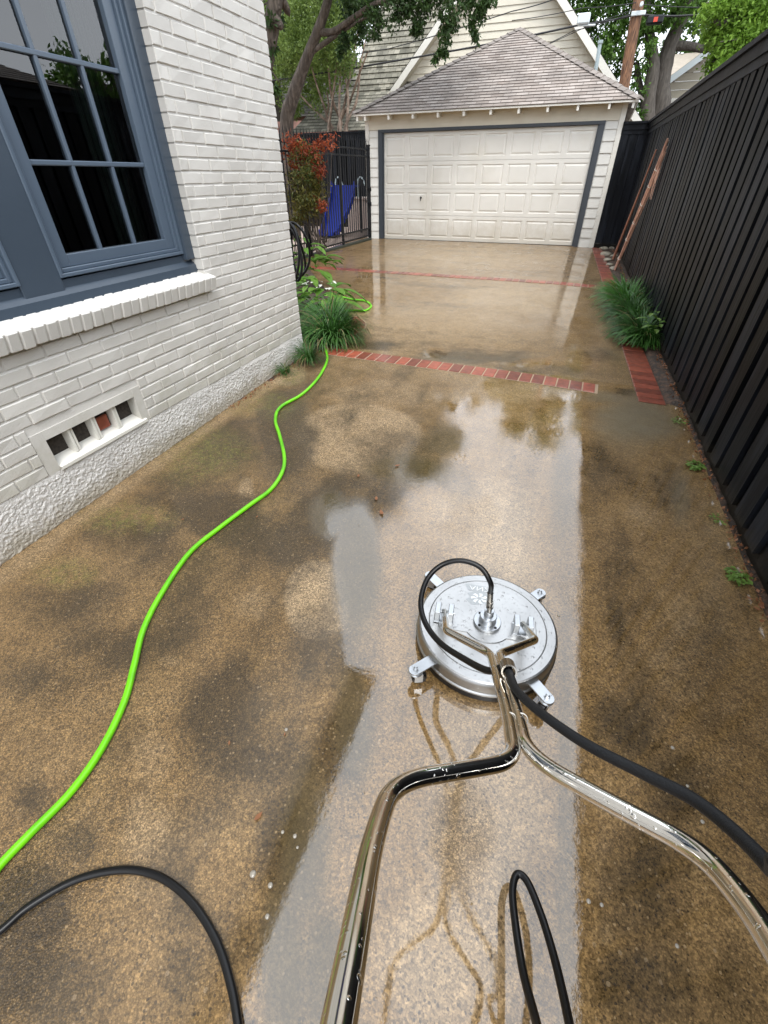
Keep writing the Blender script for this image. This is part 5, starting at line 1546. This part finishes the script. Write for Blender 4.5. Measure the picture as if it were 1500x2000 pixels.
# ================================================================== SURFACE CLEANER
DC = Vector((.010, 1.185, 0)); DC.z = gz(DC.x, DC.y)
RAD = .275
cln = thing('surface_cleaner', DC, 'round stainless steel surface cleaner on four castors standing on the wet concrete', 'surface cleaner')
ZT = .100                                    # top plate height above ground
cz = DC.z
# orientation of handle: from pivots towards the viewer
A = lp(868,1195,cz+ZT+.045); B = lp(1022,1220,cz+ZT+.045)
uu = (B-A); uu.z = 0; uu.normalize(); hh_ = Vector((uu.y, -uu.x, 0))
if hh_.y > 0: hh_ = -hh_
m_ = MB()
pr = [(.0,ZT+.006),(.226,ZT+.006),(.2285,ZT+.002),(.231,ZT+.006),(.262,ZT+.0055),(.268,ZT+.003),(.2715,ZT-.003),(.2735,ZT-.010),(.274,.052),(.279,.047),(.279,.040),(.272,.037),(.268,.04),(.262,ZT-.02),(0,ZT-.02)]
m_.lathe(pr, 96, DC); m_.build('deck', m_steel, cln)
m_ = MB(); m_.lathe([(.270,.042),(.278,.036),(.278,.012),(.270,.010),(.268,.04)], 96, DC); m_.build('skirt', m_rubber, cln)
def rel(u_, h_, z_): return DC+uu*u_+hh_*h_+Vector((0,0,z_))
TD = Matrix.Translation(DC) @ Matrix((( uu.x, hh_.x, 0), (uu.y, hh_.y, 0), (0, 0, 1))).to_4x4()
# raised reinforcing plate with rounded outline
out = []
def arc(cx_, cy_, r_, a0, a1, n_=8):
    for k in range(n_+1):
        an = R(a0+(a1-a0)*k/n_); out.append((cx_+r_*math.cos(an), cy_+r_*math.sin(an)))
w2, b0_, b1_ = .19, -.058, .062
arc(0, 0, .098, 220, 320); arc(w2-.015, b0_+.015, .015, 270, 360, 4); arc(w2-.015, b1_-.015, .015, 0, 90, 4); arc(0, 0, .098, 40, 140); arc(-w2+.015, b1_-.015, .015, 90, 180, 4); arc(-w2+.015, b0_+.015, .015, 180, 270, 4)
pm = MB(); nb_ = len(out)
z_a, z_b = ZT+.0062, ZT+.0105
pm.add([TD @ Vector((x_, y_, z_a)) for x_, y_ in out]+[TD @ Vector((x_*.985, y_*.985, z_b)) for x_, y_ in out], [(i,(i+1) % nb_,nb_+(i+1) % nb_,nb_+i) for i in range(nb_)]+[tuple(range(nb_, 2*nb_))])
pm.build('mounting_plate', m_steel, cln)
hb = MB()
hb.lathe([(.0,ZT+.010),(.052,ZT+.010),(.054,ZT+.012),(.054,ZT+.021),(.052,ZT+.023),(.0345,ZT+.023),(.033,ZT+.025),(.033,ZT+.052),(.031,ZT+.055),(.019,ZT+.056),(.0185,ZT+.058),(.0185,ZT+.082),(.017,ZT+.084),(0,ZT+.084)], 40, DC)
hbo = hb.build('swivel_hub', m_zinc, cln)
for k in range(4):
    an = R(45+90*k); p = rel(.044*math.cos(an), .044*math.sin(an), ZT+.0232)
    s_ = MB(); s_.lathe([(.0055,0),(.0055,.0012),(0,.0012)], 12, p); s_.build('bolt_hole', m_iron, hbo)
top = DC+Vector((0,0,ZT+.08))
ft = MB()
# fitting leans a little, following the hose
fdir = (lp(958,1150,cz+ZT+.20)-top).normalized()
ft.lathe([(.009,0),(.0095,.018),(.014,.019),(.014,.030),(.010,.031),(.010,.042),(.0135,.043),(.0135,.052),(.0105,.053),(.0115,.056),(.0115,.100),(.0105,.102)], 12, top, axis=tuple(fdir))
ft.build('hose_fitting', m_dkchrome, cln)
# brackets
for s_, P_ in ((-1, A), (1, B)):
    bk = MB()
    Tb = Matrix.Translation((P_.x, P_.y, cz)) @ Matrix(((uu.x, hh_.x, 0), (uu.y, hh_.y, 0), (0, 0, 1))).to_4x4()
    for o_ in (-1, 1):
        bk.bbox((o_*.0255-.0105, -.027, ZT+.010), (o_*.0255+.0105, .027, ZT+.068), .002, 0, Tb)
    bk.bbox((-.038, -.030, ZT+.0095), (.038, .030, ZT+.016), .001, 0, Tb)
    bk.tube([Tb @ Vector((-.040,0,ZT+.045)), Tb @ Vector((.040,0,ZT+.045))], .006, 10)
    bk.build('bracket', m_zinc, cln)
# castors
for (px, py) in ((812,1308), (1068,1362), (1052,1160), (838,1122)):
    e = lp(px, py, cz+.076); dv_ = (e-DC); dv_.z = 0; dist = dv_.length; dv_.normalize(); sd_ = Vector((-dv_.y, dv_.x, 0))
    dist = min(max(dist, .325), .352)
    Tc = Matrix.Translation(DC) @ Matrix(((dv_.x, sd_.x, 0), (dv_.y, sd_.y, 0), (0, 0, 1))).to_4x4()
    arm = MB(); arm.bbox((.262, -.022, .073), (dist+.004, .022, .0795), .001, 0, Tc)
    pts_ = [Tc @ Vector((dist+.004+.022*math.cos(an), .022*math.sin(an), zz)) for zz in (.073, .0795) for an in np.linspace(-1.57, 1.57, 9)]
    arm.add(pts_, [tuple(range(9, 18)), tuple(range(9))[::-1]]+[(i, i+1, 10+i, 9+i) for i in range(8)])
    arm.bbox((.262, -.019, .050), (.272, .019, .0795), .001, 0, Tc)
    ao = arm.build('castor_arm', m_zinc, cln)
    bt = MB(); c0 = Tc @ Vector((dist, 0, .0797)); bt.lathe([(.011,0),(.011,.003),(.0085,.003),(.0085,.009),(.005,.010),(.005,.017),(0,.017)], 6, c0, smooth=False); bt.build('bolt', m_zinc, ao)
    yk = MB(); cs = Tc @ Vector((dist, 0, 0))
    yk.lathe([(0,.0725),(.024,.0725),(.027,.069),(.027,.065),(.020,.063),(0,.063)], 24, cs)
    wd_ = Vector((random.uniform(-1,1), random.uniform(-1,1), 0)).normalized(); ws = Vector((-wd_.y, wd_.x, 0))
    off = cs-wd_*.014
    Ty = Matrix.Translation(off) @ Matrix(((wd_.x, ws.x, 0), (wd_.y, ws.y, 0), (0, 0, 1))).to_4x4()
    for o_ in (-1, 1): yk.bbox((-.012, o_*.0165-.0015, .018), (.020, o_*.0165+.0015, .066), .001, 0, Ty)
    yk.build('castor_fork', m_zinc, ao)
    wh = MB(); wh.lathe([(0,-.013),(.024,-.013),(.028,-.009),(.029,0),(.028,.009),(.024,.013),(0,.013)], 24, off+Vector((0,0,.029)), axis=tuple(ws)); wh.build('wheel', m_rubber, ao)
# small emblem and letters printed on the deck, upside down from here
Tl = TD @ Matrix.Translation((-.035, -.175, ZT+.0066))
lo = MB()
def poly(mb_, pts_, z_, mi=0): mb_.add([Tl @ Vector((x_, y_, z_)) for x_, y_ in pts_], [tuple(range(len(pts_)))], mi)
poly(lo, [(-.062,-.020),(-.055,-.024),(.060,-.020),(.062,.010),(.02,.013),(.046,.03),(.05,.06),(.02,.088),(-.03,.09),(-.055,.066),(-.038,.05),(-.05,.03),(-.02,.013),(-.05,.012)], 0)
for k in range(7):
    an = R(k*51); c_x, c_y = .0, .052
    def pr_(r_, a_): return (c_x+r_*math.cos(a_), c_y+r_*.85*math.sin(a_))
    poly(lo, [pr_(.008, an), pr_(.022, an+.30), pr_(.034, an+.18), pr_(.036, an+.62), pr_(.024, an+.85), pr_(.010, an+.7)], .0006, 1)
emb = lo.build('emblem', [m_logo, m_logow], cln)
fc = bpy.data.curves.new('lettering', 'FONT'); fc.body = 'ANZ'; fc.size = .036; fc.extrude = .0002; fc.align_x = 'CENTER'; fc.align_y = 'CENTER'
fo_ = bpy.data.objects.new('tmp_text', fc); COL.objects.link(fo_)
bpy.context.view_layer.update()
me = bpy.data.meshes.new_from_object(fo_); bpy.data.objects.remove(fo_)
Tt = Matrix.Translation(Vector((0,0,0))) 
for v in me.vertices:
    p = Vector((v.co.x*1.2, v.co.y, v.co.z))
    q_ = Tl @ Vector((p.x, p.y-.004, .0009+p.z))
    v.co = q_-DC
me.materials.clear(); me.materials.append(m_logow)
lt = bpy.data.objects.new('lettering', me); COL.objects.link(lt); lt.parent = cln

# handle: planar frame rising towards the viewer
th = R(37)
vv = hh_*math.cos(th)+Vector((0,0,math.sin(th))); nn_ = uu.cross(vv)
def hp_(px, py, off_=0.0):
    r_ = ray(px, py); c = Vector((0,0,H)); k = ((A-c).dot(nn_))/r_.dot(nn_)
    return c+r_*k+(nn_ if nn_.z > 0 else -nn_)*off_
Lp = [A, hp_(872,1232), hp_(958,1276), hp_(993,1400), hp_(1006,1487), hp_(768,1527), hp_(728,1640), hp_(655,2040), hp_(630,2200)]
Rp = [B, hp_(1046,1250), hp_(974,1278), hp_(1012,1400), hp_(1030,1478), hp_(1200,1573), hp_(1370,1662), hp_(1470,1780), hp_(1560,1930), hp_(1640,2060)]
def up_(P, k): c = Vector((0,0,H)); return c+(P-c)*k
for i_, k_ in ((5,.985),(6,.96),(7,.91),(8,.89)): Lp[i_] = up_(Lp[i_], k_)
for i_, k_ in ((5,.985),(6,.965),(7,.94),(8,.92),(9,.9)): Rp[i_] = up_(Rp[i_], k_)
rb1 = [0,.022,.04,.10,.05,.06,.08,.1,0]; rb2 = [0,.022,.03,.10,.07,.10,.12,.10,.1,0]
for Pp, rb_ in ((Lp, rb1), (Rp, rb2)):
    m_ = MB(); m_.tube(bend_path(Pp, rb_, 9), .0132, 18); m_.build('handle_tube', m_chrome, cln)
for Pp in (Lp, Rp):
    m_ = MB(); gd_ = (Pp[-1]-Pp[-2]).normalized(); m_.tube([Pp[-1]-gd_*.02, Pp[-1]+gd_*.12], .0175, 14); m_.build('grip', m_rubber, cln)
# clamps where the two tubes meet
cc1 = hp_(990,1326, .026); ax1 = (hp_(1000,1400)-hp_(975,1290)).normalized()
m_ = MB(); m_.lathe([(.0150,-.026),(.0192,-.026),(.0192,.026),(.0150,.026),(.0150,-.026)], 24, cc1+ax1*.0, axis=tuple(ax1)); m_.build('hose_collar', m_dkchrome, cln)
for (px, py) in ((996,1404), (1018,1405)):
    c = hp_(px, py); m_ = MB(); m_.lathe([(.0124,-.0025),(.0134,-.0015),(.0134,.0015),(.0124,.0025)], 20, c, axis=tuple(ax1)); m_.build('weld_ring', m_white, cln)
m_ = MB(); c = hp_(1002,1438); m_.tube([c-uu*.0, c+uu*.001+vv*.03], .004, 8); m_.build('cross_bolt', m_zinc, cln)
# short hose looping from swivel up to the collar
f_end = top+fdir*.10
pts = [f_end-fdir*.02, f_end, lp(958,1138,cz+.345), lp(938,1108,cz+.385), lp(900,1095,cz+.395), lp(862,1104,cz+.375), lp(834,1132,cz+.345), lp(822,1175,cz+.315), lp(830,1215,cz+.31), lp(858,1254,cz+.335), lp(905,1286,cz+.40), lp(955,1310,cz+.475), cc1-ax1*.03, cc1, cc1+ax1*.03]
m_ = MB(); m_.tube(smooth_path(pts, 8), .0098, 14); m_.build('swivel_hose', m_rubber, cln)
# sleeved pressure hose leaving to the right
pts = [cc1+ax1*.015, hp_(1005,1362,.02), hp_(1035,1395,.02), hp_(1085,1436,.02), hp_(1150,1480,.02), hp_(1260,1545,.025), hp_(1350,1602,.03), hp_(1430,1670,.03), hp_(1500,1748,.03), hp_(1570,1850,.03), Vector((.60,-.12,.75)), Vector((.66,-.35,.35)), Vector((.62,-.7,.03)), Vector((.4,-1.4,.0))]
m_ = MB(); m_.tube(smooth_path(pts, 9), .0096, 16)
tag(m_.build('pressure_hose', m_sleeve), 'black sleeved pressure hose running from the cleaner handle out to the right', 'hose')

# ================================================================== small things on the concrete
for k, (px, py, s_) in enumerate([(505,1595,.03),(556,1435,.012),(448,1452,.016),(1067,790,.012),(502,1010,.02),(512,875,.02),(357,1015,.02),(735,975,.04),(745,1002,.05),(776,910,.04),(700,930,.035),(490,690,.012),(1390,960,.02),(1432,1010,.018),(1485,1180,.035),(1470,1160,.03)]):
    c = G(px, py, .003)
    nv = 7; an0 = random.uniform(0,6.28); V = []
    for j in range(nv):
        t_ = j/(nv-1); wd_ = s_*.22*math.sin(math.pi*min(.97, t_+.03)); 
        x_ = (t_-.5)*s_; zz = .003+.25*s_*(t_-.5)**2*2
        for sg in (-1, 1):
            V.append((c.x+x_*math.cos(an0)-sg*wd_*math.sin(an0), c.y+x_*math.sin(an0)+sg*wd_*math.cos(an0), c.z+zz+abs(sg)*wd_*.15))
    o = raw_obj('fallen_leaf', V, [(2*j, 2*j+1, 2*j+3, 2*j+2) for j in range(nv-1)], m_leafbrown, None, True, loc=c)
    tag(o, ['long reddish leaf floating left of the near handle tube', 'tiny leaf bit above the black hose at the left', 'small leaf bit left of the dark stain near the green hose', 'leaf speck on the grey silt below the brick band', 'leaf just right of the bend of the green hose', 'small leaf left of the upper bend of the green hose', 'pale orange leaf left of the green hose, nearest the foundation', 'dark leaf in the puddle left of the sky reflection edge', 'longest dark leaf at the upper left corner of the bright puddle', 'brown leaf right of centre in the tree reflection', 'leaf at the upper left of the tree reflection', 'leaf at the foot of the stucco near the tiny grass tuft', 'leaf below the bright round weed by the fence', 'leaf by the sparse weed at the fence foot', 'large orange leaf at the fence foot nearest the viewer', 'orange leaf just beyond the nearest one at the fence foot'][k], 'leaf', 'fallen leaves on the concrete')
m_bub = mat('water_bubble', (.30,.27,.22), .04, spec=.8)
BUB = [(494,1707,.009,'biggest bubble left of the near handle tube'),(528,1729,.007,'bubble just right of the biggest bubble'),(552,1625,.005,'left bubble of three above the biggest bubble'),(576,1633,.006,'right bubble of three above the biggest bubble'),(581,1655,.004,'lowest bubble of three above the biggest bubble'),(522,1790,.006,'bubble below the biggest bubble, beside the house roof reflection'),(559,1425,.006,'bubble on the dark stain left of the surface cleaner'),(1318,1455,.006,'bubble right of the pressure hose, farthest of that side'),(1348,1530,.005,'bubble between the pressure hose and the fence, second from the rear'),(1378,1600,.006,'bubble above the far end of the pressure hose'),(1328,1845,.005,'lone bubble under the right handle tube near the bottom'),(1152,1758,.006,'left one of two bubbles right of the narrow hose loop'),(1178,1765,.005,'right one of two bubbles right of the narrow hose loop'),(1092,1200,.006,'bubble beside the right edge of the steel disc')]
for k, (px, py, s_, lb_) in enumerate(BUB):
    c = G(px, py, .001)
    m_ = MB(); m_.lathe([(s_*1.0,0),(s_*.97,s_*.25),(s_*.8,s_*.5),(s_*.45,s_*.68),(0.0001,s_*.72)], 12, (0,0,0))
    o = m_.build('water_bubble', m_bub); o.location = c
    tag(o, 'tiny '+lb_, 'bubble', 'bubbles on the wet concrete')
